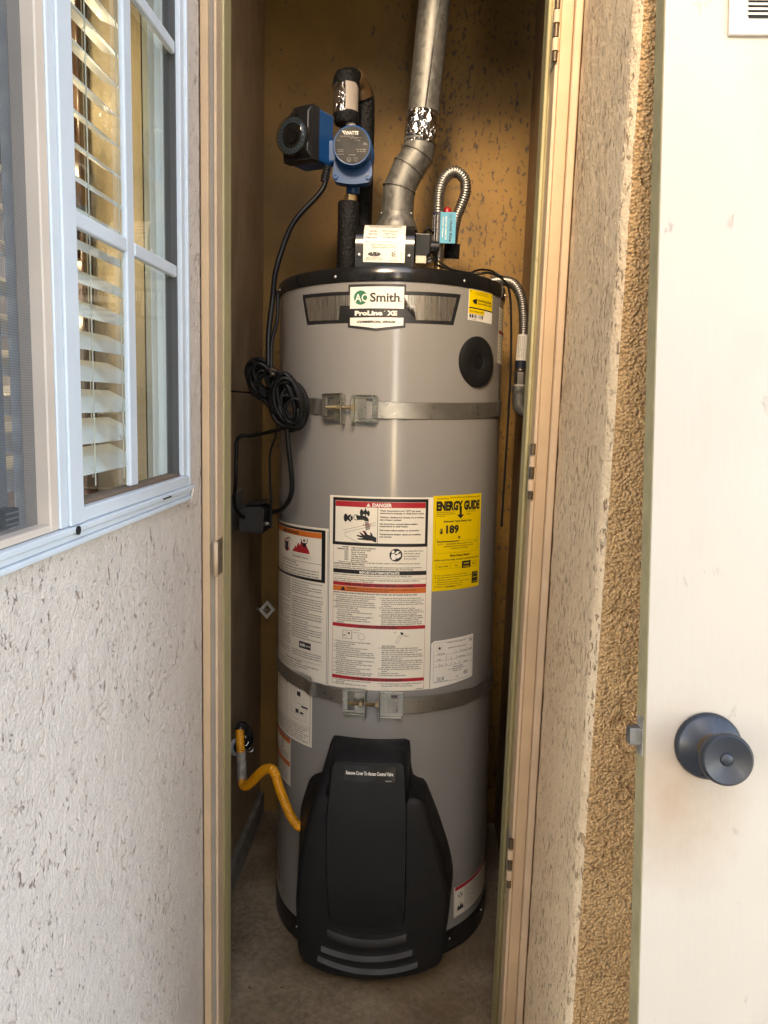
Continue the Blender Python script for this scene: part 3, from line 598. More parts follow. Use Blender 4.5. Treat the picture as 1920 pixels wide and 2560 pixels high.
# ---- main instruction label (drawn in units of the printed sheet)
def mx_(x): return (-23.6 + (x - 450) * .0638) * D2U
def mz(y): return 1.068 - (y - 120) * .000289
ml = lab('instruction_label', [(-25.3, mz(1545)), (24.3, mz(1545)), (24.0, mz(119)), (-25.4, mz(119))], mt_paper)
kB, kR, kO, kW = Ink(), Ink(), Ink(), Ink()
def T(ink, s, x, y, cap, w=None, align='L', bold=.012, **k): ink.text(s, mx_(x), mz(y), cap * .000289, None if w is None else w * .0638 * D2U, align, bold, **k)
def box(ink, x0, y0, x1, y1): ink.rect(mx_(x0), mz(y1), mx_(x1), mz(y0))
for a in ((450, 132, 1157, 155), (450, 455, 1157, 478), (450, 155, 470, 455), (1137, 155, 1157, 455)): box(kB, *a)
box(kR, 471, 157, 1136, 197)
T(kW, 'DANGER', 750, 191, 25, 140, bold=.03); kW.poly([(mx_(706), mz(191)), (mx_(736), mz(191)), (mx_(721), mz(165))])
T(kR, '!', 717.5, 189, 17, bold=.03)
box(kB, 788, 198, 791, 455)
for y, s, wd in ((223, 'Water temperature over 125°F can cause', 296), (241, 'severe burns instantly or death from scalds.', 322), (270, 'Children, disabled and elderly are at highest', 323), (289, 'risk of being scalded.', 158), (318, 'See instruction manual before setting', 275), (335, 'temperature at water heater.', 206), (364, 'Feel water before bathing or showering.', 290), (393, 'Temperature limiting valves are available,', 302), (411, 'see manual.', 88)):
    T(kB, s, 804, y, 11.5, wd, bold=.02)
# faucet and hand picture
def P(ink, *pts): ink.poly([(mx_(a), mz(b)) for a, b in pts])
def Dk(ink, x, y, r, ry=None): ink.disc(mx_(x), mz(y), r * .0638 * D2U, (ry or r) * .000289)
Dk(kB, 552, 278, 15, 30); Dk(kB, 672, 238, 13, 27)
P(kB, (565, 265), (590, 250), (594, 258), (580, 280), (596, 300), (590, 308), (565, 292)); Dk(kB, 598, 279, 9, 17)
P(kB, (682, 228), (700, 212), (712, 222), (716, 240), (706, 250), (684, 246)); Dk(kB, 722, 240, 10, 20); P(kB, (696, 205), (704, 205), (704, 262), (696, 262))
kB.ring(mx_(633), mz(272), .0062, .0013, 24)
P(kB, (628, 258), (690, 258), (712, 266), (724, 282), (726, 298), (694, 296), (690, 288), (640, 290))
for a, b in (((532, 370), (778, 304)), ((548, 385), (778, 322)), ((548, 385), (552, 412)), ((552, 412), (660, 458))): kB.line((mx_(a[0]), mz(a[1])), (mx_(b[0]), mz(b[1])), .0005)
kG = Ink(); P(kG, (697, 300), (724, 300), (738, 352), (704, 366))
P(kB, (638, 398), (676, 404), (670, 396), (655, 378), (668, 380), (700, 402), (690, 364), (702, 370), (722, 398), (740, 396), (736, 374), (748, 382), (756, 402), (782, 414), (782, 450), (744, 436), (700, 434), (648, 432), (644, 424), (690, 420), (640, 408))
P(kR, (676, 366), (688, 380), (700, 404), (722, 408), (728, 396), (716, 392), (704, 372), (698, 384))
T(kR, 'HOT', 684, 333, 17, 62, bold=.0); T(kR, 'BURN', 712, 438, 16, 64, bold=.01)
# temperature table
for i, (a, b, wd) in enumerate((('WATER', 'TIME TO PRODUCE SERIOUS', 180), ('TEMPERATURE', 'BURNS ON ADULT SKIN', 145), ('160°F', 'About 1/2 second', 103), ('150°F', 'About 1 1/2 seconds', 121), ('140°F', 'Less than 5 seconds', 122), ('130°F', 'About 30 seconds', 108), ('120°F', 'More than 5 minutes', 121))):
    T(kB, a, 577, 496 + i * 15.2, 10, None, 'R', .018); T(kB, b, 598, 500 + i * 15.2, 10, wd, bold=.018)
T(kB, 'The time to produce serious burns on the skin of infants, children, and the elderly can be even shorter.', 500, 604, 8.5, 606, bold=.015)
T(kB, 'Install Thermostatic Mixing Valves', 464, 619, 11, 234, bold=.022)
T(kB, 'Even if you set the water heater thermostat to a low setting, higher temperatures may occur in certain circumstances.', 464, 634, 8.5, 655, bold=.015)
T(kB, 'Install Thermostatic Mixing Valves (temperature limiting valves) at each point-of-use to reduce the risk of scalding.', 464, 648, 8.5, 590, bold=.015)
Dk(kB, 925, 538, 47, 47); Dk(kW, 904, 514, 11, 11); P(kW, (893, 530), (914, 528), (926, 545), (922, 572), (900, 572), (890, 552)); P(kW, (918, 548), (934, 534), (958, 524), (962, 546), (940, 562), (926, 560)); P(kW, (914, 530), (930, 510), (952, 508), (938, 528))
for i, (s, wd) in enumerate((('See manual for more', 142), ('information about', 120), ('preventing burns', 114), ('from hot water.', 96))): T(kB, s, 984, 512 + i * 19, 11, wd, bold=.005)
box(kB, 457, 655, 1155, 685); T(kW, 'IMPORTANT/IMPORTANTE', 808, 680, 18, 290, 'C', .03)
T(kB, 'Read the manual for complete instructions and safety information. For a free manual, call 1-800-821-2017.', 464, 699, 9, 582, bold=.012)
box(kB, 457, 712, 1155, 714)
T(kB, 'Lea el manual para instrucciones completas e información de seguridad. Manuales gratuitos, etiquetas, o rótulos en', 464, 730, 9, 636, bold=.012); T(kB, 'español se pueden obtener llamando al 1-800-821-2017.', 464, 745, 9, 302, bold=.012)
box(kR, 457, 750, 1155, 777); T(kB, 'FOR YOUR SAFETY READ BEFORE LIGHTING', 806, 773, 17, 502, 'C', .02)
box(kO, 457, 779, 1155, 818); kB.poly([(mx_(517), mz(812)), (mx_(560), mz(812)), (mx_(538), mz(782))]); T(kO, '!', 535, 809, 17, bold=.03)
T(kB, 'WARNING:', 566, 797, 12, 86, bold=.02); T(kB, 'If you do not follow these instructions exactly, a fire or explosion may result', 662, 797, 8.5, 420); T(kB, 'causing property damage, personal injury or loss of life.', 566, 811, 8.5, 310)
T(kB, 'BEFORE LIGHTING: ENTIRE SYSTEM MUST BE FILLED WITH WATER AND AIR PURGED FROM ALL LINES', 464, 834, 9.5, 622, bold=.025)
L1 = ['A. This appliance has a pilot which is lit by a piezo-electric', 'spark gas ignition system.  Do not open the inner door', 'of the appliance and try to light the pilot by hand.', 'B. BEFORE LIGHTING smell all around the appliance', 'area for gas. Be sure to smell next to the floor because', 'some gas is heavier than air and will settle on the floor.', 'WHAT TO DO IF YOU SMELL GAS', '-  Do not try to light any appliance.', '-  Do not touch any electric switch; do not use any', 'phone in your building.', '-  Immediately call your gas supplier from a neighbor’s', 'phone. Follow the gas supplier’s instructions.', '-  If you cannot reach your gas supplier, call the fire', 'department.']
W1 = [318, 300, 250, 312, 295, 310, 190, 180, 270, 124, 276, 236, 256, 60]
for i, s in enumerate(L1): T(kB, s, 464 if s[1] == '.' or i == 6 else 484 if i < 6 else 490, 853 + i * 15.4, 10, W1[i], bold=.008)
L2 = ['C. Use only your hand to push in or turn the gas control', 'knob. Never use tools. If the knob will not push in or turn', 'by hand, don’t try to repair it, call a qualified service', 'technician. Force or attempted repair may result in a fire', 'or explosion.', 'D. Do not use this appliance if any part has been', 'underwater. Immediately contact a qualified installer or', 'service agency to replace a flooded water heater. Do not', 'attempt to repair the unit. It must be replaced!', 'E. DO NOT USE THIS APPLIANCE IF THERE HAS BEEN', 'AN IGNITION OF VAPORS. Immediately call a qualified', 'service technician to inspect the appliance. Water', 'heaters subjected to a flammable vapors ignition will', 'show a discoloration on the air intake grid and require', 'replacement of the entire water heater.']
W2 = [304, 312, 290, 310, 72, 260, 300, 312, 258, 312, 306, 278, 298, 300, 218]
for i, s in enumerate(L2): T(kB, s, 814 if s[1] == '.' else 828, 859 + i * 14.6, 10, W2[i], bold=.008)
box(kR, 457, 1058, 1155, 1084); T(kB, 'LIGHTING INSTRUCTIONS', 800, 1080, 17, 284, 'C', .02)
for a in ((540, 1106, 612, 1108), (540, 1168, 612, 1170), (540, 1106, 543, 1170), (610, 1106, 613, 1170), (566, 1106, 568, 1168)): box(kB, *a)
box(kB, 583, 1120, 596, 1136); box(kB, 548, 1140, 558, 1150)
kB.ring(mx_(684), mz(1148), .0066, .0005, 26)
for a in range(0, 360, 45): kB.line((mx_(684) + .0075 * cos(radians(a)), mz(1148) + .0075 * sin(radians(a))), (mx_(684) + .0092 * cos(radians(a)), mz(1148) + .0092 * sin(radians(a))), .0004)
P(kB, (968, 1104), (992, 1110), (990, 1126), (972, 1122)); kB.path([(mx_(a), mz(b)) for a, b in ((972, 1124), (948, 1150), (936, 1186), (956, 1186), (968, 1152), (988, 1128))], .0005)
for x, y, s in ((616, 1104, 'OFF POSITION'), (620, 1122, 'On/Off switch'), (920, 1108, 'Igniter'), (996, 1130, 'Ignition'), (996, 1140, 'Thermostat')): T(kB, s, x, y, 6, bold=0)
L3 = ['1.  STOP! It is imperative that you read all the safety', 'warnings above on this label.', '2.  Remove the outer door.', '3.  Move the ON / OFF switch on the Gas Control', 'Valve/Thermostat to the OFF position.', '4.  To clear any gas that may have accumulated, wait ten', '(10) minutes. If you then smell gas, STOP! Follow “B”', 'in the safety warning above. If you do not smell gas go', 'to the next step.', '5.  Turn on all electric power to the appliance. (Connect to', 'a grounded 110/120 volt power outlet.)', '6.  Move the ON / OFF switch on the Gas Control Valve/', 'Thermostat to the ON position.', '7.  Turn the gas control/temperature knob to the “LOW”', 'temperature setting. As shown above.', '8.  The appliance is equipped with a device that automati-', 'cally lights the pilot. DO NOT TRY TO LIGHT THE']
W3 = [284, 150, 140, 262, 190, 304, 290, 300, 80, 310, 206, 300, 160, 290, 194, 304, 268]
for i, s in enumerate(L3): T(kB, s, 468 if s[1] == '.' else 488, 1198 + i * 15.1, 10, W3[i], bold=.006)
L4 = ['PILOT BY HAND.', '9.  When the pilot is lit, the status light should blink a', 'heartbeat (bright, dim, bright, dim, etc). If the status', 'light does not start blinking, repeat steps 3 - 7.', 'The pilot can be located by looking through the glass', 'view port.  If the pilot is lit, you will see the pilot flame', 'through the glass view port.', 'IMPORTANT! If the appliance (pilot) fails to light after', 'several tries, follow the instructions “To Turn Off Gas to', 'Appliance” and call a qualified service technician or', 'gas supplier. Record any status light flash codes.', '10. Set the gas control/temperature knob to the desired', 'setting.', '11. Replace the outer door.', '12. Set thermostat to desired setting.']
W4 = [98, 292, 296, 262, 300, 306, 152, 300, 306, 296, 278, 310, 42, 150, 200]
for i, s in enumerate(L4): T(kB, s, 814 if s[1] in '.0123' and s[0] != 'P' else 836, 1214 + i * 15.6, 10, W4[i], bold=.006)
box(kB, 836, 1217, 934, 1219)
box(kR, 457, 1451, 1155, 1476); T(kB, 'TO TURN OFF GAS TO APPLIANCE', 800, 1472, 17, 378, 'C', .02)
for s, x, y, wd in (('1.  Turn off the gas to the water heater at the manual', 470, 1489, 286), ('shut-off valve.', 490, 1504, 70), ('2.  Move the ON / OFF switch on the Gas Control', 470, 1518, 258), ('3.  Turn off all electric power to the appliance. (Disconnect', 814, 1496, 324), ('from grounded 110/120 volt power outlet.)', 836, 1512, 232), ('100263477', 1092, 1540, 64)): T(kB, s, x, y, 10, wd, bold=.006)
for a in ((457, 820, 459, 1530), (1153, 820, 1155, 1530)): box(kR, *a)
for a in ((457, 478, 458.5, 655), (1153, 478, 1155, 655), (457, 685, 458.5, 750), (1153, 685, 1155, 750)): box(kB, *a)
kG.build('grey_print', mt_greyink, ml, cmap, .0004, .02); kR.build('red_print', mt_red, ml, cmap, .0005, .008); kO.build('orange_print', mt_orange, ml, cmap, .0005, .008)
kB.build('black_print', mt_ink, ml, cmap, .0007, .02); kW.build('white_print', mt_white_lab, ml, cmap, .0009, .02)
# ---- left warning label
ll = lab('warning_label', [(-78, .655), (-25.6, .655), (-25.9, .996), (-78, .996)], mt_paper)
kB, kR, kO = Ink(), Ink(), Ink()
def A(ink, a0, z0, a1, z1): ink.rect(a0 * D2U, z0, a1 * D2U, z1)
def TT(ink, s, a, z, cap, w=None, align='L', bold=.008): ink.text(s, a * D2U, z, cap, None if w is None else w * D2U, align, bold)
for a in ((-78, .986, -27.6, .9915), (-78, .878, -27.6, .884), (-29.8, .884, -27.6, .986)): A(kB, *a)
A(kO, -78, .9730, -29.9, .985); TT(kB, 'WARNING', -53, .9755, .0066, 15, 'C', .02); kB.poly(deg([(-62.8, .9752), (-61, .9825), (-59.4, .9752)]))
kR.ring(-57.5 * D2U, .947, .0150, .0026, 30); kR.line((-61.5 * D2U, .958), (-53.8 * D2U, .936), .0022); kB.rect(-59.5 * D2U, .935, -55.6 * D2U, .955); kB.path([(-57 * D2U, .962), (-54.5 * D2U, .9645), (-53 * D2U, .960)], .0022)
kR.poly(deg([(-51.5, .936), (-49.5, .944), (-48.5, .950), (-47.5, .946), (-46, .958), (-44.5, .952), (-43.5, .966), (-42, .956), (-41, .948), (-39.8, .954), (-38, .944), (-37.3, .936)]))
kB.disc(-41.3 * D2U, .9640, .0032); kB.path([(-43.6 * D2U, .967), (-43.4 * D2U, .9580), (-41.3 * D2U, .9565), (-39.3 * D2U, .9590), (-38.8 * D2U, .969)], .0020); kB.poly(deg([(-43, .959), (-39.6, .959), (-40.2, .948), (-42.2, .950)]))
kB.frame(-51.8 * D2U, .9235, -36.8 * D2U, .932, .0004); TT(kB, 'Flammable Vapors', -44.3, .9255, .0040, 12.6, 'C', 0)
A(kB, -78, .9165, -29.9, .9172)
TT(kB, 'FIRE AND EXPLOSION HAZARD', -56, .9115, .0028, 17, 'C', .015); TT(kB, 'Can result in serious injury or death.', -56, .9055, .0030, 21, 'C', .01)
TT(kB, 'Do not store or use gasoline or other flammable vapors and liquids in the vicinity of', -75, .8985, .0032, 43.6, 'L', .012); TT(kB, 'this or any other appliance. Storage or use of gasoline or other flammable vapors or', -75, .8925, .0032, 43.6, 'L', .012); TT(kB, 'liquids in the vicinity of this or any other appliance can result in serious injury or death.', -75, .8865, .0032, 43.8, 'L', .012)
words = ['Do not use water heater if any part has been under water, call a qualified service technician', 'Install the drain pan so water level is limited to a maximum depth', 'Have the water heater drain pan, pipes and surrounding areas', 'checked and the room kept free of debris and dust at all times', 'and industry standards require that the water heater off and', 'by a qualified person if you find that the device has been', 'exposed to flooding, fire or damage, contact a service agency', 'temperature and pressure relief valve must be maintained in', 'this condition is normal and does not affect operation of', 'the unit. See the manual before adjusting any control', 'Keep the floor at the base of the water heater at least level', 'installation and Use and Care Guide.']
r_ = random.Random(4)
for c_, (a0, a1) in enumerate(((-76.5, -52.6), (-51.3, -29))):
    zz = .871; i = c_ * 3
    while zz > .700:
        if not (c_ == 1 and .716 < zz < .742): TT(kB, words[i % 12], a0, zz, .0031, (a1 - a0) * r_.choice((1, 1, .97, .98, .6)), 'L', .006)
        i += 1; zz -= .0054 if i % 9 else .0088
TT(kO, 'WARNING', -76.5, .8745, .0034, 9, 'L', .02)
A(kB, -78, .7905, -29, .7910); A(kB, -78, .6960, -29, .6965)
kB.poly(deg([(-44.6, .7240), (-36.0, .7240), (-36.0, .7390), (-44.6, .7390)])); kW = Ink(); TT(kW, 'AHRI', -44, .7285, .0065, 4.0, 'L', .03); TT(kW, 'CERTIFIED', -39.6, .7295, .0032, 3.4, 'L', .01)
TT(kB, 'Water heater information', -50, .6905, .0034, 15, 'C', .02)
for i in range(3): TT(kB, words[i + 6], -75, .6845 - i * .0055, .0030, 44 - i * 7)
A(kB, -26.4, .657, -26.2, .99)
kR.build('red_print', mt_red, ll, cmap, .0005, .008); kO.build('orange_print', mt_orange, ll, cmap, .0005, .008); kB.build('black_print', mt_ink, ll, cmap, .0007, .008); kW.build('white_print', mt_white_lab, ll, cmap, .0009, .02)
# ---- energy label
eg = lab('energy_label', [(24.2, .868), (54.4, .868), (54.2, 1.0735), (23.9, 1.0710)], mt_yellow, lift=.0006)
k = Ink()
TT(k, 'ENERGY', 25.6, 1.0405, .0185, 14.9, 'L', .05); TT(k, 'GUIDE', 41.2, 1.0405, .0185, 11.6, 'L', .05)
k.rect(38.6 * D2U, 1.0280, 40.0 * D2U, 1.048); k.poly(deg([(37.0, 1.0300), (41.6, 1.0300), (39.3, 1.0210)]))
TT(k, 'U.S. Government', 25.8, 1.0640, .0026, 6.5); TT(k, 'Federal law prohibits removal of this label before consumer purchase', 33, 1.0660, .0026, 20)
TT(k, 'WATER HEATER: NATURAL GAS', 25.6, 1.0350, .0022, 10.4); TT(k, 'TANK SIZE (STORAGE CAPACITY)', 25.6, 1.0310, .0022, 10.4); TT(k, '50 GALLONS', 25.6, 1.0270, .0022, 4.6); TT(k, 'A. O. Smith Corporation', 43, 1.0350, .0022, 7); TT(k, 'MODEL', 43, 1.0290, .0022, 3.2)
TT(k, 'Estimated Yearly Energy Cost', 38.2, 1.0145, .0044, 17.2, 'C', .02)
TT(k, '$', 27.6, .9915, .0100, 1.7, 'L', .03); TT(k, '189', 31.0, .9915, .0165, 7.4, 'L', .035)
k.rect(26.4 * D2U, .9725, 38.6 * D2U, .9745); k.rect(38.6 * D2U, .9732, 51.6 * D2U, .9736); k.poly(deg([(37.9, .9830), (39.6, .9830), (38.7, .9765)])); A(k, 26.3, .971, 26.5, .979); A(k, 51.4, .971, 51.6, .979)
TT(k, '$ 177', 26.8, .9665, .0028, 2.6); TT(k, '$ 205', 49.2, .9680, .0026, 2.4); TT(k, 'THE ESTIMATED ANNUAL ENERGY COST OF', 31.0, .9665, .0026, 17); TT(k, 'THIS MODEL WAS NOT AVAILABLE AT THE TIME', 29.8, .9615, .0026, 18.6); TT(k, 'THE RANGE WAS PUBLISHED', 34, .9565, .0026, 11)
for a in ((25.2, .9485, 25.3, 1.018), (52.4, .9485, 52.5, 1.018), (25.3, .9485, 52.4, .9488)): A(k, *a)
TT(k, 'First Hour Rating', 40.0, .9405, .0046, 12.8, 'C', .025); TT(k, '(How much hot water you get in the first hour of use)', 39.2, .9325, .0038, 28, 'C', .012)
for a in ((26.0, .9265, 51, .9268), (26.0, .9150, 51, .9153), (26.0, .9150, 26.15, .9268), (33.7, .9150, 33.85, .9268), (51, .9150, 51.15, .9268)): A(k, *a)
A(k, 41.0, .9130, 47.0, .9285); TT(k, 'very small', 27.0, .9190, .0034, 5.6); TT(k, 'low', 36.6, .9190, .0034, 1.8); TT(k, 'high', 48.2, .9195, .0034, 2)
for i, s in enumerate(('Your cost will depend on your utility rates and use.', 'Cost range based only on models of similar capacity fueled by', 'natural gas, propane, or electric.', 'Estimated energy cost based on a national average', 'NATURAL GAS cost of 92.3 cents per therm.', 'Estimated yearly energy use: 171 therms.')):
    if i in (0, 1, 3, 5): k.disc(25.9 * D2U, .9015 - i * .0048, .0012)
    TT(k, s, 26.8, .9000 - i * .0048, .0026, (18, 22, 13, 19, 15, 15)[i], 'L', 0)
TT(k, 'ftc.gov/energy', 34.5, .8745, .0030, 5.4, 'C', .02)
A(k, 48.2, .8765, 52.9, .9020)
k.build('black_print', mt_ink, eg, cmap, .0009, .01)
k = Ink(); TT(k, 'medium', 44, .9220, .0034, 3.6, 'C', .02); TT(k, '49 Gallons', 44, .9148, .0032, 4.4, 'C', .02); k.ring(50.55 * D2U, .8915, .0083, .0008, 20, 10, 170); k.path([((48.8 + .5 * i) * D2U, .8885 + (.002 if i % 2 else 0)) for i in range(8)], .0011); A(k, 48.5, .8795, 52.6, .8803)
k.build('yellow_print', mt_yellow, eg, cmap, .0012, .02)
# ---- rating plate
rp = lab('rating_label', [(24.6, .6555), (50.2, .6645), (51.1, .6665), (50.9, .7605), (50.3, .7620), (26.2, .7600), (24.7, .7550)], mt_white_lab, lift=.0006)
k = Ink(); k.frame(26.0 * D2U, .6680, 50.3 * D2U, .7555, .0004)
k.ring(29.2 * D2U, .7430, .0082, .0003, 24)
k.poly([(29.2 * D2U + (.0050 if i % 2 == 0 else .0021) * sin(pi * i / 5), .7430 + (.0050 if i % 2 == 0 else .0021) * cos(pi * i / 5)) for i in range(10)])
TT(k, 'AUTOMATIC STORAGE WATER HEATER', 33, .7520, .0022, 12); TT(k, 'ANSI Z21.10.1-CSA 4.1-2017', 34, .7400, .0030, 11.5)
k.ring(49.0 * D2U, .7515, .0048, .0008, 22, 40, 320); TT(k, 'SA', 48.1, .7490, .0042, 1.9)
for zz in (.7275, .7150, .7020): A(k, 26.3, zz, 50.2, zz + .0004)
for a, zz in ((38, .7278), (41.5, .7278), (46, .7278), (33, .7153), (39, .7153), (46.5, .7153), (29, .7023), (32.5, .7023), (36, .7023), (41, .7023)): A(k, a, zz, a + .15, zz + .0075)
for a, zz, s in ((28, .7292, 'GCR-50 400'), (39, .7292, '50'), (42.3, .7292, 'NATURAL'), (46.8, .7292, '10/12/2020'), (28, .7168, '40000'), (35.5, .7168, '62'), (40, .7168, '2049128851488'), (48, .7168, '150'), (27, .7038, '5'), (29.4, .7038, '10.50'), (33.5, .7038, '8'), (38, .7038, '150'), (44, .7038, '00/00/00'), (37.5, .6965, 'MADE IN MEXICO'), (34.5, .6920, 'A. O. SMITH CORPORATION'), (37.5, .6875, 'MCBEE, SC USA'), (39, .6735, '2198')): TT(k, s, a, zz, .0026)
k.bars(26.8 * D2U, .6710, 32.0 * D2U, .6795, 22, 5); k.bars(44 * D2U, .6760, 47.5 * D2U, .6845, 18, 6); TT(k, 'Serial Number  2049A0', 26.6, .6690, .0018, 8)
k.build('black_print', mt_ink, rp, cmap, .0009, .01)
# ---- wiring diagram label, small caution labels
wl = lab('wiring_label', [(-80, .505), (-34.8, .505), (-34.8, .668), (-80, .668)], mt_paper)
k = Ink()
A(k, -36.2, .510, -36.0, .665); A(k, -56.4, .548, -56.2, .665); A(k, -80, .5475, -36.2, .5480)
for i in range(7): TT(k, words[(i * 5) % 12], -79, .5420 - i * .0050, .0026, 42 - (i % 3) * 2)
for pts in (((-51, .632), (-51, .570), (-40, .570)), ((-48, .630), (-48, .595), (-41, .595), (-41, .585)), ((-53, .636), (-44, .636), (-44, .606)), ((-39, .588), (-39, .558), (-50, .558))): k.path([(a * D2U, b) for a, b in pts], .0004)
for a in ((-46, .612, -43.2, .622), (-42.5, .5885, -37.6, .5925), (-47.2, .572, -44.6, .581), (-43.6, .573, -40.8, .5775), (-53, .644, -52.2, .648), (-51.4, .644, -50.6, .648)): A(k, *a)
for i in range(5): k.path([(( -75 + i * 3) * D2U, .60 + .008 * (i % 3)), ((-72 + i * 3) * D2U, .61 + .006 * (i % 2))], .0004)
k.build('black_print', mt_ink, wl, cmap, .0006, .008)
cl = lab('caution_label', [(-80, .388), (-51.6, .388), (-51.6, .502), (-80, .502)], mt_paper, lift=.0002)
k = Ink(); A(k, -80, .4885, -52.4, .5005); A(k, -80, .4335, -52.4, .4450); k.build('orange_print', mt_orange, cl, cmap, .0004, .008)
k = Ink(); k.frame(-80 * D2U, .389, -51.9 * D2U, .5015, .0006); A(k, -80, .4620, -52, .4625)
k.path([(-64 * D2U, .486), (-62.5 * D2U, .476), (-61 * D2U, .486), (-60 * D2U, .472), (-62 * D2U, .468), (-64 * D2U, .474)], .0016)
for i in range(13):
    zz = .458 - i * .0050
    if not (.430 < zz < .448): TT(k, words[i % 12], -79, zz, .0026, 24)
k.build('black_print', mt_ink, cl, cmap, .0005, .008)
rc = lab('flammability_label', [(42.4, .108), (80, .108), (80, .181), (42.2, .181)], mt_paper)
k = Ink(); A(k, 43, .1715, 80, .1800); k.build('red_print', mt_red, rc, cmap, .0005, .008)
k = Ink(); k.frame(42.8 * D2U, .1095, 80 * D2U, .1805, .0004); A(k, 50.6, .110, 50.8, .171)
k.path([(45 * D2U, .160), (46.2 * D2U, .152), (47 * D2U, .163), (48 * D2U, .152), (49 * D2U, .160), (47 * D2U, .148)], .0015); k.poly(deg([(44.6, .121), (45.4, .134), (46.6, .128), (47.6, .139), (48.4, .128), (49.4, .133), (49.8, .121)]))
for i in range(11): TT(k, words[(i * 7) % 12], 51.4, .1655 - i * .0052, .0026, 25)
k.build('black_print', mt_ink, rc, cmap, .0006, .008)
sl_ = lab('side_label', [(68.5, 1.36), (90, 1.36), (90, 1.482), (68.5, 1.482)], mt_paper)
k = Ink(); A(k, 69, 1.425, 90, 1.432); k.build('red_print', mt_red, sl_, cmap, .0005)
k = Ink()
for i in range(16): TT(k, words[i % 12], 69.4, 1.474 - i * .0070, .0026, 19)
k.build('black_print', mt_ink, sl_, cmap, .0006)
# ---- insulated relief plug
th = 47.4; c_ = Vector(cyl(th, 1.3535, 0)); d_ = Vector((sin(radians(th)), -cos(radians(th)), 0))
pl = obj('relief_plug', MB().lathe([(.0535, -.006), (.0535, .0035), (.050, .0055), (.018, .0070), (.016, .0055), (.015, -.001)], 48, aim(c_, d_), cap=False), mt_rubber, wh, smooth=40)
obj('plug_hole', MB().lathe([(.0158, .0045), (.001, .0045)], 28, aim(c_, d_)), mt_hole, pl)

# ---- burner access cover
cv = thing('access_cover', 'black plastic control cover at the foot of the water heater', 'cover', mat=HM)
def rs(pts, n):      # resample a closed outline evenly by arc length
    P_ = [Vector(p) for p in pts]; L = [0]
    for a, b in zip(P_, P_[1:] + P_[:1]): L.append(L[-1] + (b - a).length)
    out = []; j = 0
    for i in range(n):
        t = L[-1] * i / n
        while L[j + 1] < t: j += 1
        a, b = P_[j], P_[(j + 1) % len(P_)]; out.append(a.lerp(b, (t - L[j]) / max(1e-9, L[j + 1] - L[j])))
    return out
def corner(pts, rad, n=4):
    out = []
    for i, p in enumerate(pts):
        p = Vector(p[:2]); a = Vector(pts[i - 1][:2]); b = Vector(pts[(i + 1) % len(pts)][:2]); rr = min(rad, (a - p).length * .45, (b - p).length * .45)
        s_, e = p + (a - p).normalized() * rr, p + (b - p).normalized() * rr
        for k_ in range(n + 1):
            t = k_ / n; out.append(((1 - t) ** 2 * s_ + 2 * t * (1 - t) * p + t * t * e)[:])
    return out
outer = [(-.100, .541), (.0635, .545), (.0770, .4650), (.1020, .4590), (.1330, .3768), (.1590, .2934), (.1720, .235), (.1620, .11), (.145, .045), (.08, .025), (0, .018), (-.095, .02), (-.155, .035), (-.172, .09), (-.178, .21), (-.1737, .3641), (-.1530, .4336), (-.1370, .4515), (-.1140, .4600), (-.1060, .5250)]
inner = [(-.0990, .4580), (-.0640, .4600), (.0300, .4600), (.0680, .4600), (.0945, .4570), (.1070, .4380), (.1380, .3300), (.1590, .2358), (.1490, .1149), (.1430, .0890), (.096, .0700), (.0, .0560), (-.0948, .0620), (-.145, .0750), (-.1586, .0977), (-.1640, .2151), (-.1585, .2914), (-.1440, .3833), (-.1300, .4350), (-.1220, .4545)]
N = 120
o2 = rs(corner(outer, .018), N); i2 = rs(corner(inner, .015), N)
# align the start of both rings at their highest point near x = -.09
def align(l, x): k_ = min(range(N), key=lambda i: (l[i][0] - x) ** 2 + (l[i][1] - .55) ** 2); return l[k_:] + l[:k_]
o2 = align(o2, -.1); i2 = align(i2, -.12)
mb = MB(); rings = []
def back(x): return -math.sqrt(max(.0, (R - .012) ** 2 - x * x))
FY = -.352
def fcurve(x, z): return FY + x * x * .9 + (.010 * ((z - .30) / .25) ** 2)
rings.append([(p[0], back(p[0]), p[1]) for p in o2])
rings.append([(p[0] * .999, back(p[0]) - .030, p[1]) for p in o2])
for t in (.35, .75):
    rings.append([(p[0] * (1 - t) + q_[0] * t, (back(p[0]) - .030) * (1 - t) + (fcurve(*q_) + .006) * t, p[1] * (1 - t) + q_[1] * t) for p, q_ in zip(o2, i2)])
rings.append([(q_[0], fcurve(*q_) + .005, q_[1]) for q_ in i2])
cx_, cz_ = -.002, .26
for s_ in (.975, .93, .72, .45, .2): rings.append([(cx_ + (q_[0] - cx_) * s_, fcurve(cx_ + (q_[0] - cx_) * s_, cz_ + (q_[1] - cz_) * s_) + (.0015 if s_ > .95 else 0), cz_ + (q_[1] - cz_) * s_) for q_ in i2])
vs = [p for rg in rings for p in rg]; nr = len(rings)
mb.add(vs, [(i * N + j, i * N + (j + 1) % N, (i + 1) * N + (j + 1) % N, (i + 1) * N + j) for i in range(nr - 1) for j in range(N)] + [tuple((nr - 1) * N + j for j in range(N))])
obj('shell', mb, mt_cover, cv, smooth=32)
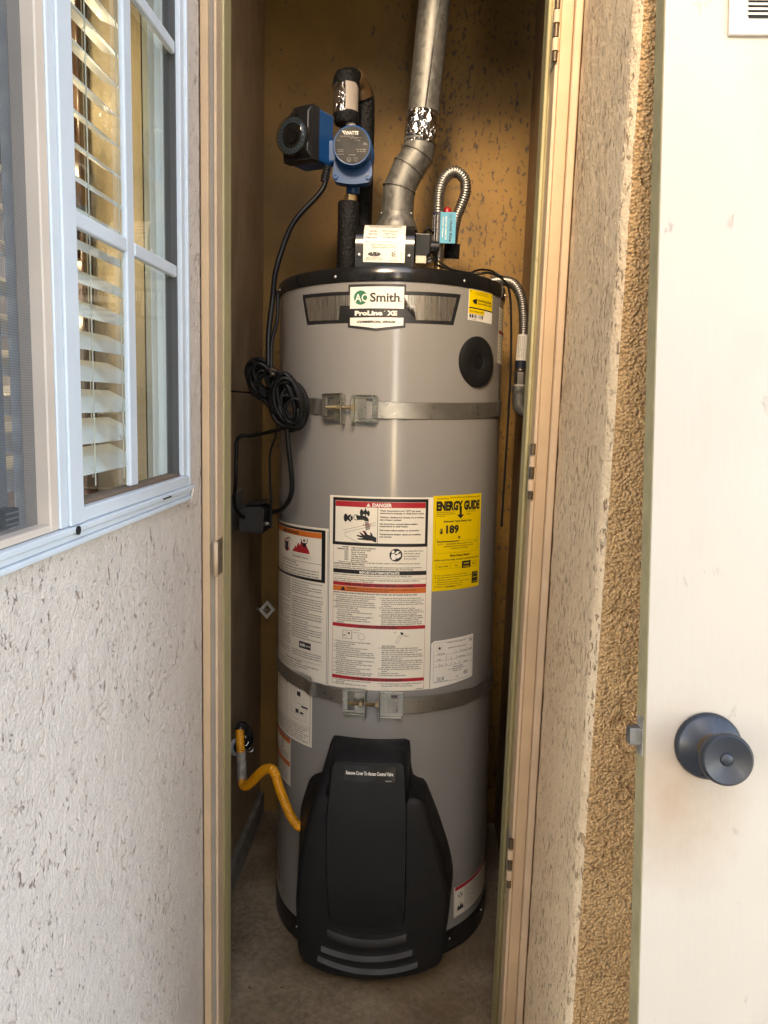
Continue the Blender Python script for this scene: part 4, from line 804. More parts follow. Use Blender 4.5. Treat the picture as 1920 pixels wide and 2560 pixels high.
# raised centre panel with its sloping hood
pt = [(-.0860, .537), (.0590, .5395), (.0650, .44), (.0665, .33), (.0660, .203), (.0600, .188), (-.012, .181), (-.083, .187), (-.0900, .203), (-.0965, .32), (-.0965, .42)]
pn = rs(corner(pt, .010), 96); mb = MB()
PY = FY - .011
def pf(x, z): return PY + x * x * .5 + .012 * max(0, (z - .40) / .13) ** 2 + (.010 * max(0, (.26 - z) / .08) ** 1.5)
hood = [(p[0] * 1.10 - .0005, p[1]) for p in pn]
r0 = [(p[0] * (1.17 if p[1] > .46 else 1.035), max(back(p[0]), FY + .10) if p[1] > .44 else FY + .02, p[1] + (.012 if p[1] > .50 else 0)) for p in pn]
r1 = [(p[0] * (1.10 if p[1] > .46 else 1.02), (FY + .055) if p[1] > .47 else FY + .006, p[1] + (.010 if p[1] > .50 else 0)) for p in pn]
r2 = [(p[0] * 1.006, pf(*p) + .003, p[1]) for p in pn]
sc = lambda k_: [(-.014 + (p[0] + .014) * k_, pf(-.014 + (p[0] + .014) * k_, .35 + (p[1] - .35) * k_), .35 + (p[1] - .35) * k_) for p in pn]
rings = [r0, r1, r2, sc(.985), sc(.8), sc(.5), sc(.2)]; n_ = 96
mb.add([p for rg in rings for p in rg], [(i * n_ + j, i * n_ + (j + 1) % n_, (i + 1) * n_ + (j + 1) % n_, (i + 1) * n_ + j) for i in range(len(rings) - 1) for j in range(n_)] + [tuple((len(rings) - 1) * n_ + j for j in range(n_))])
obj('centre_panel', mb, mt_cover, cv, smooth=32)
def fmap(u, v, lift): return (u, pf(u, v) - lift, v)
st = Ink().rect(-.0620, .4990, .0415, .5290).build('sticker', mt_gloss, cv, fmap, .0006, .004)
k = Ink().text('Remove Cover To Access Control Valve', -.0590, .5120, .0072, .096, bold=.02, shear=.15); k.text('100302081', .022, .5010, .0018, .012); k.build('white_print', mt_white_lab, st, fmap, .0010, .004)
# louvres
for (xl, zl, xm, zm, xr, zr, h) in ((-.094, .164, -.007, .150, .071, .165, .024), (-.107, .1255, -.0035, .1135, .084, .1300, .017), (-.1145, .1015, -.003, .084, .0955, .101, .016)):
    mbd, mbl = MB(), MB(); n_ = 24; vd, vl = [], []
    for i in range(n_ + 1):
        t = i / n_; x = xl + (xr - xl) * t; zc = zl * (1 - t) * (1 - 2 * t) + 4 * zm * t * (1 - t) + zr * t * (2 * t - 1)
        y = fcurve(x, zc)
        vd += [(x, y - .0010, zc + h * .62), (x, y - .0014, zc + h * .02)]
        vl += [(x, y - .0016, zc + h * .22), (x, y - .0075, zc - h * .30), (x, y - .0060, zc - h * .46), (x, y + .004, zc - h * .50)]
    mbd.add(vd, [(2 * i, 2 * i + 1, 2 * i + 3, 2 * i + 2) for i in range(n_)])
    mbl.add(vl, [(4 * i + j, 4 * i + j + 1, 4 * i + 5 + j, 4 * i + 4 + j) for i in range(n_) for j in range(3)])
    lo = obj('louvre', mbl, mt_coverlight, cv, smooth=50); obj('slot', mbd, mt_hole, lo)

# ================================================================== STRAPS
def ribbon(th0, th1, zf, h, rr, t=.0016, n=90, rfun=None):
    mb = MB(); vs = []
    for i in range(n + 1):
        th = th0 + (th1 - th0) * i / n; q = rr + (rfun(th) if rfun else 0); zc = zf(th); a = radians(th)
        for rad, dz in ((q, -h / 2), (q + t, -h / 2 + .001), (q + t, h / 2 - .001), (q, h / 2)): vs.append((rad * sin(a), -rad * cos(a), zc + dz))
    fs = [(4 * i + j, 4 * i + 4 + j, 4 * i + 4 + (j + 1) % 4, 4 * i + (j + 1) % 4) for i in range(n) for j in range(4)] + [(0, 1, 2, 3), tuple(4 * n + j for j in (3, 2, 1, 0))]
    return mb.add(vs, fs)
def tang(th, z, rr=R + .002):
    a = radians(th); t = Vector((cos(a), sin(a), 0)); n = Vector((sin(a), -cos(a), 0))
    mt = Matrix((t, n, Vector((0, 0, 1)))).transposed().to_4x4(); mt.translation = n * rr + Vector((0, 0, z)); return mt   # local: x along the strap, y outward, z up
def bracket(parent, th, z, side, hh=.026):
    m_ = tang(th, z); s = side            # side +1: bolt flange faces +x
    mb = MB()
    # frame round a slot, flange bent outward at the bolt end
    L = .050
    def X(a, b): return (min(a * s, b * s), max(a * s, b * s))
    for x0, x1, z0, z1 in ((-L, -L + .012, -hh + .006, hh - .006), (-.024, 0, -hh + .006, hh - .006)):
        a, b = X(x0, x1); mb.box(a, b, .002, .0042, z0, z1, mx=m_)
    a, b = X(-L, 0); mb.box(a, b, .002, .0042, hh - .0058, hh, mx=m_); mb.box(a, b, .002, .0042, -hh, -hh + .0058, mx=m_)
    pb = obj('bracket', mb, mt_zinc, parent, bev=.0008)
    a, b = X(0.0002, .0024); obj('flange', MB().box(a, b, -.0005, .023, -hh - .009, hh, mx=m_), mt_zinc, pb, bev=.0008)
    for q in (1, -1):
        z0, z1 = (hh + .0002, hh + .002) if q > 0 else (-hh - .002, -hh - .0002)
        a, b = X(-L * .92, -.001); obj('lip', MB().box(a, b, .002, .011, z0, z1, mx=m_), mt_zinc, pb, bev=.0006)
def hexbolt(parent, th, z, x0, x1, y=.0145):
    m_ = tang(th, z)
    ax = m_ @ Matrix.Translation((x0, y, 0)) @ Matrix.Rotation(radians(90), 4, 'Y')
    L = x1 - x0; n_ = int(L / .0006)
    o = obj('bolt', MB().lathe([(.0036 + (.0004 if i % 2 else 0), L * i / n_) for i in range(n_ + 1)], 12, ax), mt_bolt, parent, smooth=60)
    return o, m_
def nut(parent, m_, x, y=.0145, w=.007, r=.0075):
    obj('nut', MB().lathe([(r, 0), (r, w)], 6, m_ @ Matrix.Translation((x, y, 0)) @ Matrix.Rotation(radians(90), 4, 'Y')), mt_bolt, parent, bev=.0005)
# upper strap
us = thing('strap', 'upper galvanised strap with bolted bracket below the maker badge', 'strap', mat=HM, group='steel straps round the water heater')
zu = lambda th: 1.2458 + .0155 * ((th - 5) / 72) ** 2 * (1 if th > 0 else 1.6)
obj('band', ribbon(-6, 125, zu, .0345, R + .0012), mt_strap, us, smooth=40)
obj('band', ribbon(-22, -128, zu, .0345, R + .0012, rfun=lambda th: .003 * math.exp(-((th + 34) / 1.6) ** 2)), mt_strap, us, smooth=40)
obj('band_end', ribbon(-4, 11, zu, .0345, R + .0048, n=14), mt_strap, us, smooth=40)
bracket(us, -18.3, 1.2515, 1); bracket(us, -13.2, 1.2485, -1)
o_, m_ = hexbolt(us, -16, 1.2505, -.046, .0080); nut(us, m_, -.0185); nut(us, m_, .0075)
# lower strap
ls = thing('strap', 'lower galvanised strap with bolted bracket crossing the instruction label', 'strap', mat=HM, group='steel straps round the water heater')
zl = lambda th: .6290 - .00033 * th if th < 20 else .6224
obj('band', ribbon(3, 128, zl, .0325, R + .0022, rfun=lambda th: .0012 if th < 47 else 0), mt_strap, ls, smooth=40)
obj('band', ribbon(-10, -128, lambda th: .6330 - .00030 * th, .0310, R + .0022, rfun=lambda th: .006 * math.exp(-((th + 34.5) / 2.2) ** 2) + (.002 if th > -38 else 0)), mt_strap, ls, smooth=40)
obj('band_end', ribbon(4, 46, lambda th: .6255, .0345, R + .0060, n=30), mt_strap, ls, smooth=40)
bracket(ls, -6.0, .6320, 1); bracket(ls, .6, .6290, -1)
o_, m_ = hexbolt(ls, -3, .6310, -.050, .0130); nut(ls, m_, -.026); nut(ls, m_, .0085)

# ================================================================== VENT, DAMPER
vp = thing('vent_pipe', 'galvanised vent pipe rising with an elbow from the heater top', 'pipe', (-.01, .06, 1.69))
p = [(-.012, .06, 1.695), (-.010, .06, 1.765), (.0, .06, 1.786), (.026, .06, 1.832), (.034, .06, 1.850), (.0365, .06, 1.870)]
for a, b in (((-.012, .06, 1.693), (-.0085, .06, 1.768)), ((-.0085, .06, 1.768), (.0285, .06, 1.836)), ((.0285, .06, 1.836), (.0370, .06, 1.862))):
    pass
obj('elbow', MB().tube([(-.012, .06, 1.690), (-.0085, .06, 1.757), (.012, .06, 1.803), (.0325, .06, 1.833), (.0372, .06, 1.868)], .0372, 40), mt_galv, vp, smooth=30)
for a, d in (((-.0085, .06, 1.757), (.24, 0, .97)), ((.012, .06, 1.803), (.50, 0, .80)), ((.0325, .06, 1.833), (.45, 0, .89))):
    obj('seam_ring', MB().torus(.0374, .0022, aim(a, d), 40, 8), mt_galv, vp, smooth=180)
obj('pipe', MB().tube([(.0372, .06, 1.860), (.0575, .062, 2.16), (.098, .066, 2.80)], .0355, 48), mt_galv, vp, smooth=40)
obj('seam', MB().tube([(.0455, .0255, 1.92), (.0700, .0275, 2.16), (.112, .031, 2.79)], .0018, 6), mt_galv, vp, smooth=180)
tp = spline([(.0370, .06, 1.853), (.0385, .06, 1.885), (.0408, .06, 1.922)], .004)
obj('foil_tape', MB().tube(tp, .0374, 48, rfun=lambda i: .0378 + .0009 * sin(i * 2.1)), mt_foil, vp, smooth=50)
obj('collar', MB().lathe([(.049, 1.664), (.050, 1.668), (.044, 1.684), (.0395, 1.690), (.0392, 1.702), (.0375, 1.703)], 40, Matrix.Translation((-.012, .06, 0)), cap=False), mt_galv, vp, smooth=40)
screw(vp, (-.047, .035, 1.698), (-.8, -.6, 0), .0025); screw(vp, (.022, .032, 1.698), (.7, -.7, 0), .0025)

fd = thing('flue_damper', 'black flue damper box with printed label on the heater top', 'damper', (-.03, .03, 1.56))
rr = .052; prof = [(-.045, 1.561), (-.045, 1.612)] + [(-.045 + rr - rr * cos(radians(a)), 1.612 + rr * sin(radians(a))) for a in range(10, 91, 10)] + [(.12, 1.664), (.13, 1.561)]
obj('housing', MB().prism([(a, b) for a, b in prof], -.0965, .0325, 'x'), mt_gloss, fd, smooth=30)
def hmap(u, v, lift):   # v = arc length up the front and over the rounded top
    if v < .051: return (u, -.045 - lift, 1.561 + v)
    a = (v - .051) / rr
    if a < pi / 2: return (u, -.045 + rr - (rr + lift) * cos(a), 1.612 + (rr + lift) * sin(a))
    return (u, .007 + (v - .051 - rr * pi / 2), 1.664 + lift)
class LabelGrid: pass
def grid(name, u0, v0, u1, v1, mat, parent, mapper, lift, n=16):
    mb = MB(); vs = []
    for i in range(n + 1):
        v = v0 + (v1 - v0) * i / n; vs += [mapper(u0, v, lift), mapper(u1, v, lift)]
    mb.add(vs, [(2 * i, 2 * i + 1, 2 * i + 3, 2 * i + 2) for i in range(n)]); return obj(name, mb, mat, parent, smooth=180)
fl = grid('label', -.0790, .0150, .0125, .116, mt_white_lab, fd, hmap, .0004, 24)
k = Ink()
for v, s, u, wd in ((.1060, 'ENSURE THE VENTING IS ADEQUATE', -.033, .074), (.0985, 'UNE INSTALLATION ADÉQUATE', -.033, .070)): k.text(s, u, v, .0040, wd, 'C', .02)
for v, a, b, wd in ((.0830, 'MODEL', 'GFD-3-AOS-3A-05', .036), (.0745, 'MFG P/N', '100271651', .026), (.0660, 'OPERATION', '24V 60Hz 80mA', .033)):
    k.text(a, -.0500, v, .0034, None, 'R', .02); k.text(b, -.0215, v + .001, .0036, wd, 'C', .01); k.rect(-.0480, v - .0014, .0040, v - .0011)
k.text('Maintain Clearance from Combustible Material  6 in (152mm)', -.034, .0570, .0026, .080, 'C'); k.text('Débit d’air Maximal Sans Obstruction', -.034, .0510, .0026, .056, 'C'); k.text('Matériau combustible à 6 pouces', -.034, .0460, .0026, .05, 'C')
k.disc(-.0545, .0320, .0142, .0048, 30); k.ring(-.0105, .0320, .0062, .0013, 26, 45, 335); k.text('SA', -.0150, .0295, .0058, .008, bold=.02)
k.text('FIELD CONTROLS', -.0545, .0225, .0030, .036, 'C'); k.text('2630 Airport Road, Kinston, NC 28504', -.0545, .0190, .0022, .038, 'C'); k.text('C          US', -.0105, .0220, .0026, .016, 'C'); k.text('9197201/9101', -.0105, .0180, .0024, .018, 'C')
k.text('P/N 46571500', .0060, .020, .0022, .018, rot=pi / 2)
k.build('black_print', mt_ink, fl, hmap, .0008, .0)
k = Ink(); k.poly([(-.058, .0285), (-.055, .0285), (-.052, .0335), (-.048, .0338), (-.0475, .0348), (-.0505, .0348), (-.0510, .0320), (-.053, .0310)]); k.disc(-.0580, .0345, .0013); k.build('white_print', mt_white_lab, fl, hmap, .0011, 0)
for x in (-.0880, .0225): screw(fd, (x, -.0452, 1.5905), (0, -1, 0), .0048)
mo = obj('motor_box', bx(.0328, .068, -.020, .055, 1.590, 1.645), mt_gloss, fd, bev=.003)
obj('plug', bx(.036, .060, -.034, -.0205, 1.577, 1.594), mt_plastic, mo, bev=.002); obj('plug', bx(.062, .072, -.03, -.0205, 1.580, 1.592), mt_blk, mo, bev=.001)
obj('terminal', MB().tube([(.05, .0, 1.646), (.062, -.005, 1.66), (.074, .0, 1.648)], .003, 8), mt_cable, mo, smooth=180)
obj('knob', MB().lathe([(.015, 0), (.013, .018), (.004, .020)], 20, aim((.0685, .015, 1.622), (1, 0, 0))), mt_blk, mo, smooth=40)
wv = spline([(.060, -.028, 1.586), (.078, -.03, 1.590), (.082, -.04, 1.575), (.111, -.06, 1.562), (.165, -.09, 1.548), (.194, -.085, 1.552), (.226, -.075, 1.540), (.244, -.065, 1.507), (.253, -.06, 1.386), (.254, -.06, 1.25), (.251, -.06, 1.0)], .008)
solo('control_wire', MB().tube(wv, .0026, 8), mt_cable, 'thin black wire running over the heater rim and down its right side', 'wire', smooth=180)
wv = spline([(.058, -.028, 1.588), (.074, -.04, 1.605), (.085, -.03, 1.585), (.12, -.05, 1.562), (.15, -.07, 1.552), (.176, -.06, 1.562), (.205, -.045, 1.562), (.228, -.05, 1.548)], .008)
solo('control_wire', MB().tube(wv, .0022, 8), mt_cable, 'short black wire arching above the right of the heater rim', 'wire', smooth=180)

# ================================================================== PUMP
pu = thing('circulating_pump', 'blue circulating pump with black nameplate and dial timer on left pipe', 'pump', (-.109, .03, 1.82))
pc = (-.109, .03, 1.8195)
obj('volute', MB().lathe([(.034, -.025), (.043, -.020), (.044, .0), (.044, .012), (.0385, .020)], 40, aim(pc, (0, -1, 0))), mt_blue, pu, smooth=40)
mc = obj('motor', MB().lathe([(.0385, .012), (.0395, .05), (.0415, .056), (.0425, .064), (.0420, .071), (.0405, .0730), (.0385, .0725)], 48, aim(pc, (0, -1, 0))), mt_blue, pu, smooth=35)
npz = pc[1] - .0729
obj('nameplate', MB().lathe([(.0378, 0), (.0378, .0008)], 48, aim((pc[0], npz, pc[2]), (0, -1, 0))), mt_plate, mc)
def pmap(u, v, lift): return (pc[0] + u, npz - .0009 - lift, pc[2] + v)
k = Ink().text('WATTS', -.0150, .0215, .0070, .0285, bold=.03, shear=.12)
for i in range(2): k.poly([(-.0225 + i * .0045, .0290), (-.0188 + i * .0045, .0290), (-.0145 + i * .0045, .0215), (-.0168 + i * .0045, .0215)])
k.build('white_print', mt_white_lab, mc, pmap, .0003, 0)
k = Ink()
for s, u, v, wd in (('CIRCULATOR PUMP  TYPE', -.026, .0165, .030), ('Model 500800', -.004, .0135, .015), ('Volts', -.033, .0080, .007), ('115V  60Hz', .006, .0085, .012), ('Max.', .025, .0030, .007), ('145 PSI', .024, .0, .009), ('Thermally', -.031, -.0110, .013), ('Protected', -.031, -.0145, .012), ('Indoor Use', -.031, -.0200, .014), ('Max. Temp. 240°F', .010, -.0100, .020), ('Max. Amb. 104°F', .012, -.0140, .018), ('Assembled', -.006, -.0210, .014), ('UL', -.0085, -.0320, .005)): k.text(s, u, v, .0024, wd)
k.ring(-.006, -.0300, .0045, .0007, 18); k.path([(.005, -.026), (.012, -.026), (.011, -.034), (.006, -.032), (.005, -.026)], .0005); k.rect(.010, .0148, .022, .0153)
k.build('grey_print', mt_greyink, mc, pmap, .0003, 0)
fg = MB().prism(corner([(-.150, 1.800), (-.069, 1.800), (-.0655, 1.770), (-.072, 1.752), (-.100, 1.748), (-.12, 1.748), (-.148, 1.752), (-.155, 1.764)], .006), -.012, .016, 'y'); obj('flange', fg, mt_blue, pu, smooth=40)
for x in (-.147, -.075): obj('flange_bolt', MB().lathe([(.0062, 0), (.0062, .003), (.0035, .0032), (.0032, .0015)], 14, aim((x, -.0122, 1.763), (0, -1, 0))), mt_blue, pu, smooth=40)
obj('outlet', MB().lathe([(.015, 1.736), (.0155, 1.752)], 24, Matrix.Translation((-.112, .03, 0))), mt_blue, pu, smooth=40); obj('outlet', MB().lathe([(.017, 1.852), (.014, 1.864)], 24, Matrix.Translation((-.116, .03, 0))), mt_blue, pu, smooth=40)
obj('union_nut', MB().lathe([(.0145, 1.722), (.0150, 1.7355)], 6, Matrix.Translation((-.117, .035, 0)) @ Matrix.Rotation(.3, 4, 'Z')), mt_copper, pu, bev=.001)
obj('pipe_stub', MB().lathe([(.0118, 1.8642), (.0118, 1.892)], 20, Matrix.Translation((-.120, .03, 0))), mt_tapew, pu, smooth=40)
obj('motor_neck', bx(-.172, -.140, -.012, .020, 1.792, 1.842), mt_blue, pu, bev=.006)
# timer, turned to the left
a_ = radians(28); tt = Vector((cos(a_), -sin(a_), 0)); nn = Vector((-sin(a_), -cos(a_), 0))
TM = Matrix((tt, nn, Vector((0, 0, 1)))).transposed().to_4x4(); TM.translation = Vector((-.2290, -.048, 1.831))   # local x right, y outward
ti = obj('timer_back', MB().prism(corner([(-.034, -.046), (.042, -.046), (.042, .063), (-.005, .063), (-.034, .035)], .006), -.078, -.0252, 'y', mx=TM), mt_blue, pu, bev=.002)
obj('timer_gasket', MB().prism([(-.035, -.047), (.0425, -.047), (.0425, .0635), (-.005, .0635), (-.035, .036)], -.025, -.0002, 'y', mx=TM), mt_dkgrey, ti)
mb = MB(); f0 = [(-.035, -.040), (.0425, -.047), (.0425, .0635), (.0, .0635), (-.035, .025)]; f1 = [(-.030, -.030), (.036, -.034), (.038, .048), (.0, .042), (-.030, .022)]
mb.add([TM @ Vector((q[0], 0, q[1])) for q in f0] + [TM @ Vector((q[0], .010, q[1])) for q in f1], [(0, 1, 2, 3, 4), (5, 6, 7, 8, 9)] + [(i, (i + 1) % 5, (i + 1) % 5 + 5, i + 5) for i in range(5)])
obj('timer_housing', mb, mt_blk, ti, bev=.003)
DX = TM @ aim((0, 0, 0), (0, 1, 0))
dl = obj('timer_dial', MB().lathe([(.0392, .006), (.0392, .0145)], 40, DX), mt_dkgrey, pu, smooth=40)
obj('dial_ring', MB().lathe([(.0372, .0147), (.0372, .0170), (.0265, .0175), (.0265, .0147)], 40, DX, cap=False), mt_dial, dl, smooth=40)
for i in range(24):
    t = 2 * pi * i / 24
    if i == 0: tm0 = None
    obj('tick', MB().box(.0290, .0365, -.0006, .0006, .0176, .0181, mx=DX @ Matrix.Rotation(t, 4, 'Z')), mt_plate, dl)
obj('dial_knob', MB().lathe([(.017, .0147), (.015, .021), (.004, .022)], 24, DX), mt_plate, dl, smooth=40)
obj('dial_cover', MB().lathe([(.0405, .002), (.0405, .016), (.038, .024), (.030, .0285), (.015, .0305), (.0005, .031)], 40, DX, cap=False), mt_clear, dl, smooth=180)
obj('strain_relief', MB().lathe([(.008 + (.0012 if i % 2 else 0), -i * .003) for i in range(12)], 16, Matrix.Translation((-.163, -.028, 1.780)) @ Matrix.Rotation(radians(12), 4, 'Y')), mt_blk, pu, smooth=40)
cp = spline([(-.165, -.028, 1.760), (-.170, -.030, 1.737), (-.185, -.035, 1.714), (-.213, -.045, 1.682), (-.233, -.058, 1.651), (-.246, -.075, 1.613), (-.262, -.10, 1.542), (-.262, -.13, 1.48), (-.266, -.15, 1.407), (-.262, -.17, 1.335)], .008)
obj('power_cord', MB().tube(cp, .0058, 12), mt_cable, pu, smooth=180)
cp = spline([(-.255, -.11, 1.50), (-.252, -.13, 1.44), (-.258, -.155, 1.39), (-.255, -.175, 1.33)], .008)
obj('power_cord', MB().tube(cp, .0040, 10), mt_cable, pu, smooth=180)

# insulated pipes
ip = thing('insulated_pipe', 'black foam covered pipe between heater top and blue pump', 'pipe', (-.122, .04, 1.53))
obj('foam', MB().lathe([(.0215, 1.531), (.0245, 1.534), (.0248, 1.60), (.0240, 1.66), (.0246, 1.717), (.0230, 1.7215), (.012, 1.7216)], 32, Matrix.Translation((-.122, .038, 0))), mt_foam, ip, smooth=50)
rp_ = thing('insulated_pipe', 'black foam pipe with silver and white tape arching behind the pump', 'pipe', (-.13, .04, 1.9))
obj('foam', MB().tube(spline([(-.134, .035, 1.935), (-.135, .037, 1.970), (-.130, .050, 1.990), (-.114, .078, 1.993), (-.099, .100, 1.972), (-.096, .108, 1.93), (-.096, .110, 1.80), (-.097, .112, 1.64), (-.097, .112, 1.54)], .01), .0235, 24), mt_foam, rp_, smooth=50)
obj('silver_tape', MB().add(*(lambda n: ([(-.133 + .0285 * cos(t), .036 + .0285 * sin(t), z) for z in (1.908, 1.93, 1.95, 1.968) for t in [radians(90 + 185 * i / n) for i in range(n + 1)]], [(r2_ * (n + 1) + i, r2_ * (n + 1) + i + 1, (r2_ + 1) * (n + 1) + i + 1, (r2_ + 1) * (n + 1) + i) for r2_ in range(3) for i in range(n)]))(24)), mt_foil, rp_, smooth=180)
obj('white_tape', MB().add(*(lambda n: ([(-.133 + .0283 * cos(t), .036 + .0283 * sin(t), z) for z in (1.906, 1.93, 1.95, 1.970) for t in [radians(272 + 175 * i / n) for i in range(n + 1)]], [(r2_ * (n + 1) + i, r2_ * (n + 1) + i + 1, (r2_ + 1) * (n + 1) + i + 1, (r2_ + 1) * (n + 1) + i) for r2_ in range(3) for i in range(n)]))(24)), mt_tapew, rp_, smooth=180)
obj('foam_end', MB().lathe([(.012, 1.889), (.0255, 1.887), (.0285, 1.893), (.0275, 1.900), (.0290, 1.905), (.0270, 1.912)], 30, Matrix.Translation((-.1305, .035, 0))), mt_foam, rp_, smooth=40)
obj('foam_cap', MB().lathe([(.029, 1.964), (.031, 1.970), (.029, 1.985), (.0245, 1.997), (.012, 2.004), (.001, 2.006)], 28, Matrix.Translation((-.133, .040, 0))), mt_foam, rp_, smooth=60)
obj('brown_tape', MB().tube(spline([(-.120, .064, 1.996), (-.108, .086, 1.986), (-.100, .098, 1.965)], .006), .0248, 24), mt_tapeb, rp_, smooth=60)

# stainless connectors
ch = thing('flexible_connector', 'looped stainless corrugated connector with cyan label on heater top', 'connector', (.088, .06, 1.53))
hs = [(.0875, .050, 1.600), (.085, .050, 1.64), (.083, .050, 1.704), (.084, .051, 1.751), (.0965, .054, 1.784), (.119, .060, 1.797), (.1395, .068, 1.784), (.1445, .074, 1.758), (.136, .080, 1.728), (.1255, .084, 1.700), (.120, .088, 1.66), (.119, .094, 1.632)]
obj('hose', hose(MB(), hs, .0122, .0054, .16), mt_steel, ch, smooth=180)
obj('nipple', MB().lathe([(.0135, 1.534), (.0135, 1.541), (.0105, 1.543), (.0105, 1.592), (.0112, 1.600)], 24, Matrix.Translation((.088, .050, 0))), mt_copper, ch, smooth=40)
obj('hose_end', MB().tube([(.119, .092, 1.645), (.118, .098, 1.612)], .0185, 20), mt_foam, ch, smooth=40)
obj('handle', MB().lathe([(.004, -.008), (.009, -.006), (.010, .004), (.005, .009)], 18, Matrix.Translation((.104, .085, 1.716))), mt_redp, ch, smooth=60)
def chmap(u, v, lift):      # wrapped navy sleeve then a flat cyan flag; u across, v up
    if u < .026:
        a = radians(-170 + 190 * u / .026); q = .0150 + lift; return (.0850 + q * sin(a), .050 - q * cos(a), 1.635 + v)
    return (.0895 + (u - .026), .0355 - lift + (u - .026) * .1, 1.635 + v)
ns = MB(); vs = []
for i in range(15):
    for v in (0, .069): vs.append(chmap(.026 * i / 14.001, v, 0))
obj('navy_label', ns.add(vs, [(2 * i, 2 * i + 1, 2 * i + 3, 2 * i + 2) for i in range(14)]), mt_navy, ch, smooth=180)
cyl_l = obj('cyan_label', MB().box(.0885, .1235, .0338, .0346, 1.6345, 1.7025), mt_cyan, ch)
def cm2(u, v, lift): return (u, .0337 - lift, v)
k = Ink().text('Hold Rite', .1098, 1.684, .0062, .046, bold=.02, rot=-pi / 2); k.ring(.1125, 1.6935, .0052, .0007, 20, 20, 340); k.text('HR', .1108, 1.6965, .0030, .006, rot=-pi / 2); k.build('navy_print', mt_navy, cyl_l, cm2, .0003, 0)
k = Ink().text('QUICK FLEX CONNECTOR', .1000, 1.694, .0036, .052, rot=-pi / 2); k.text('Water Heater', .0935, 1.692, .0030, .046, rot=-pi / 2); k.build('white_print', mt_white_lab, cyl_l, cm2, .0003, 0)
def nm2(u, v, lift): a = radians(u); q = .0153 + lift; return (.0850 + q * sin(a), .050 - q * cos(a), v)
k = Ink()
for u, s in ((-40, 'Stainless Steel Flexible'), (-15, 'Water Heater Connector'), (-62, 'Lead Free')):
    vs_, fs_ = text2d(s); x1 = max(q[0] for q in vs_); k.t.append(([(u + q[1] * 13, 1.697 - q[0] / x1 * .058) for q in vs_], fs_))
k.build('white_print', mt_white_lab, ch, nm2, .0003, 0)
rh = thing('flexible_connector', 'corrugated stainless hose curving down beside the right of the heater', 'connector', (.29, .05, 1.3))
obj('hose', hose(MB(), [(.215, .085, 1.560), (.240, .070, 1.560), (.264, .058, 1.551), (.281, .052, 1.522), (.289, .050, 1.48), (.291, .050, 1.432), (.2885, .050, 1.375), (.2885, .050, 1.352)], .0112, .0050, .15), mt_steel, rh, smooth=180)
lb = obj('label', MB().tube([(.2905, .050, 1.436), (.2885, .050, 1.377)], .0128, 24, cap=False), mt_white_lab, rh, smooth=180)
obj('dark_sleeve', MB().tube([(.2885, .050, 1.3765), (.2883, .050, 1.360)], .0132, 20), mt_navy, rh, smooth=40)
def rmap(u, v, lift): a = radians(u); q = .0130 + lift; return (.2895 + q * sin(a), .050 - q * cos(a), v)
k = Ink()
for i in range(4):
    vs_, fs_ = text2d(words[i][:30]); x1 = max(q[0] for q in vs_); k.t.append(([(-45 + i * 17 + q[1] * 12, 1.432 - q[0] / x1 * .05) for q in vs_], fs_))
k.build('black_print', mt_ink, lb, rmap, .0006, 0)
obj('nut', MB().lathe([(.0140, 1.322), (.0140, 1.350)], 6, Matrix.Translation((.288, .050, 0))), mt_steel, rh, bev=.001); obj('white_ring', MB().lathe([(.0125, 1.3185), (.0130, 1.3218)], 20, Matrix.Translation((.288, .050, 0))), mt_putty, rh, smooth=40)
obj('elbow_fitting', MB().tube(spline([(.288, .05, 1.318), (.288, .05, 1.285), (.292, .05, 1.266), (.305, .05, 1.258), (.317, .05, 1.257)], .005), .0165, 20, rfun=lambda i: .0150 + (.003 if i < 3 or i > 12 else 0)), mt_galv, rh, smooth=40)

# ================================================================== CORD BUNDLE AND TRANSFORMER
cbn = thing('cord_bundle', 'tangled bundle of looped black cords tied beside the heater', 'cord', (-.23, -.19, 1.27))
rg = random.Random(11)
def loops(c, ax, az_, n, r, tilt, ymid, depth, jit):
    pts = []
    for i in range(n * 16 + 1):
        t = 2 * pi * i / 16; kx_ = 1 + jit * sin(t * .37 + c[0] * 40); kz_ = 1 + jit * cos(t * .29)
        tn = i // 16; o1, o2 = sin(tn * 2.3 + c[2] * 90) * jit * .035, cos(tn * 3.1 + ax * 300) * jit * .035
        u, v = ax * kx_ * cos(t) + o1 * sin(t / 2) ** 2, az_ * kz_ * sin(t) + o2 * sin(t / 2) ** 2
        pts.append((c[0] + u * cos(tilt) - v * sin(tilt), ymid + depth * sin(t * .53 + .7), c[2] + u * sin(tilt) + v * cos(tilt)))
    return MB().tube(spline(pts, .006), r, 8)
obj('loop', loops((-.211, 0, 1.268), .026, .052, 4, .0052, .28, -.205, .012, .12), mt_cable, cbn, smooth=180)
obj('loop', loops((-.222, 0, 1.272), .022, .046, 4, .0046, .34, -.195, .014, .22), mt_cable, cbn, smooth=180)
obj('loop', loops((-.205, 0, 1.252), .020, .030, 3, .0034, .2, -.212, .008, .3), mt_cable, cbn, smooth=180)
obj('loop', loops((-.275, 0, 1.315), .024, .036, 3, .0046, .55, -.165, .012, .18), mt_cable, cbn, smooth=180)
obj('loop', loops((-.268, 0, 1.300), .018, .026, 3, .0038, .4, -.172, .010, .3), mt_cable, cbn, smooth=180)
obj('loop', loops((-.213, 0, 1.262), .031, .048, 5, .0048, .22, -.196, .016, .2), mt_cable, cbn, smooth=180)
obj('loop', loops((-.272, 0, 1.308), .022, .030, 5, .0042, .7, -.158, .014, .25), mt_cable, cbn, smooth=180)
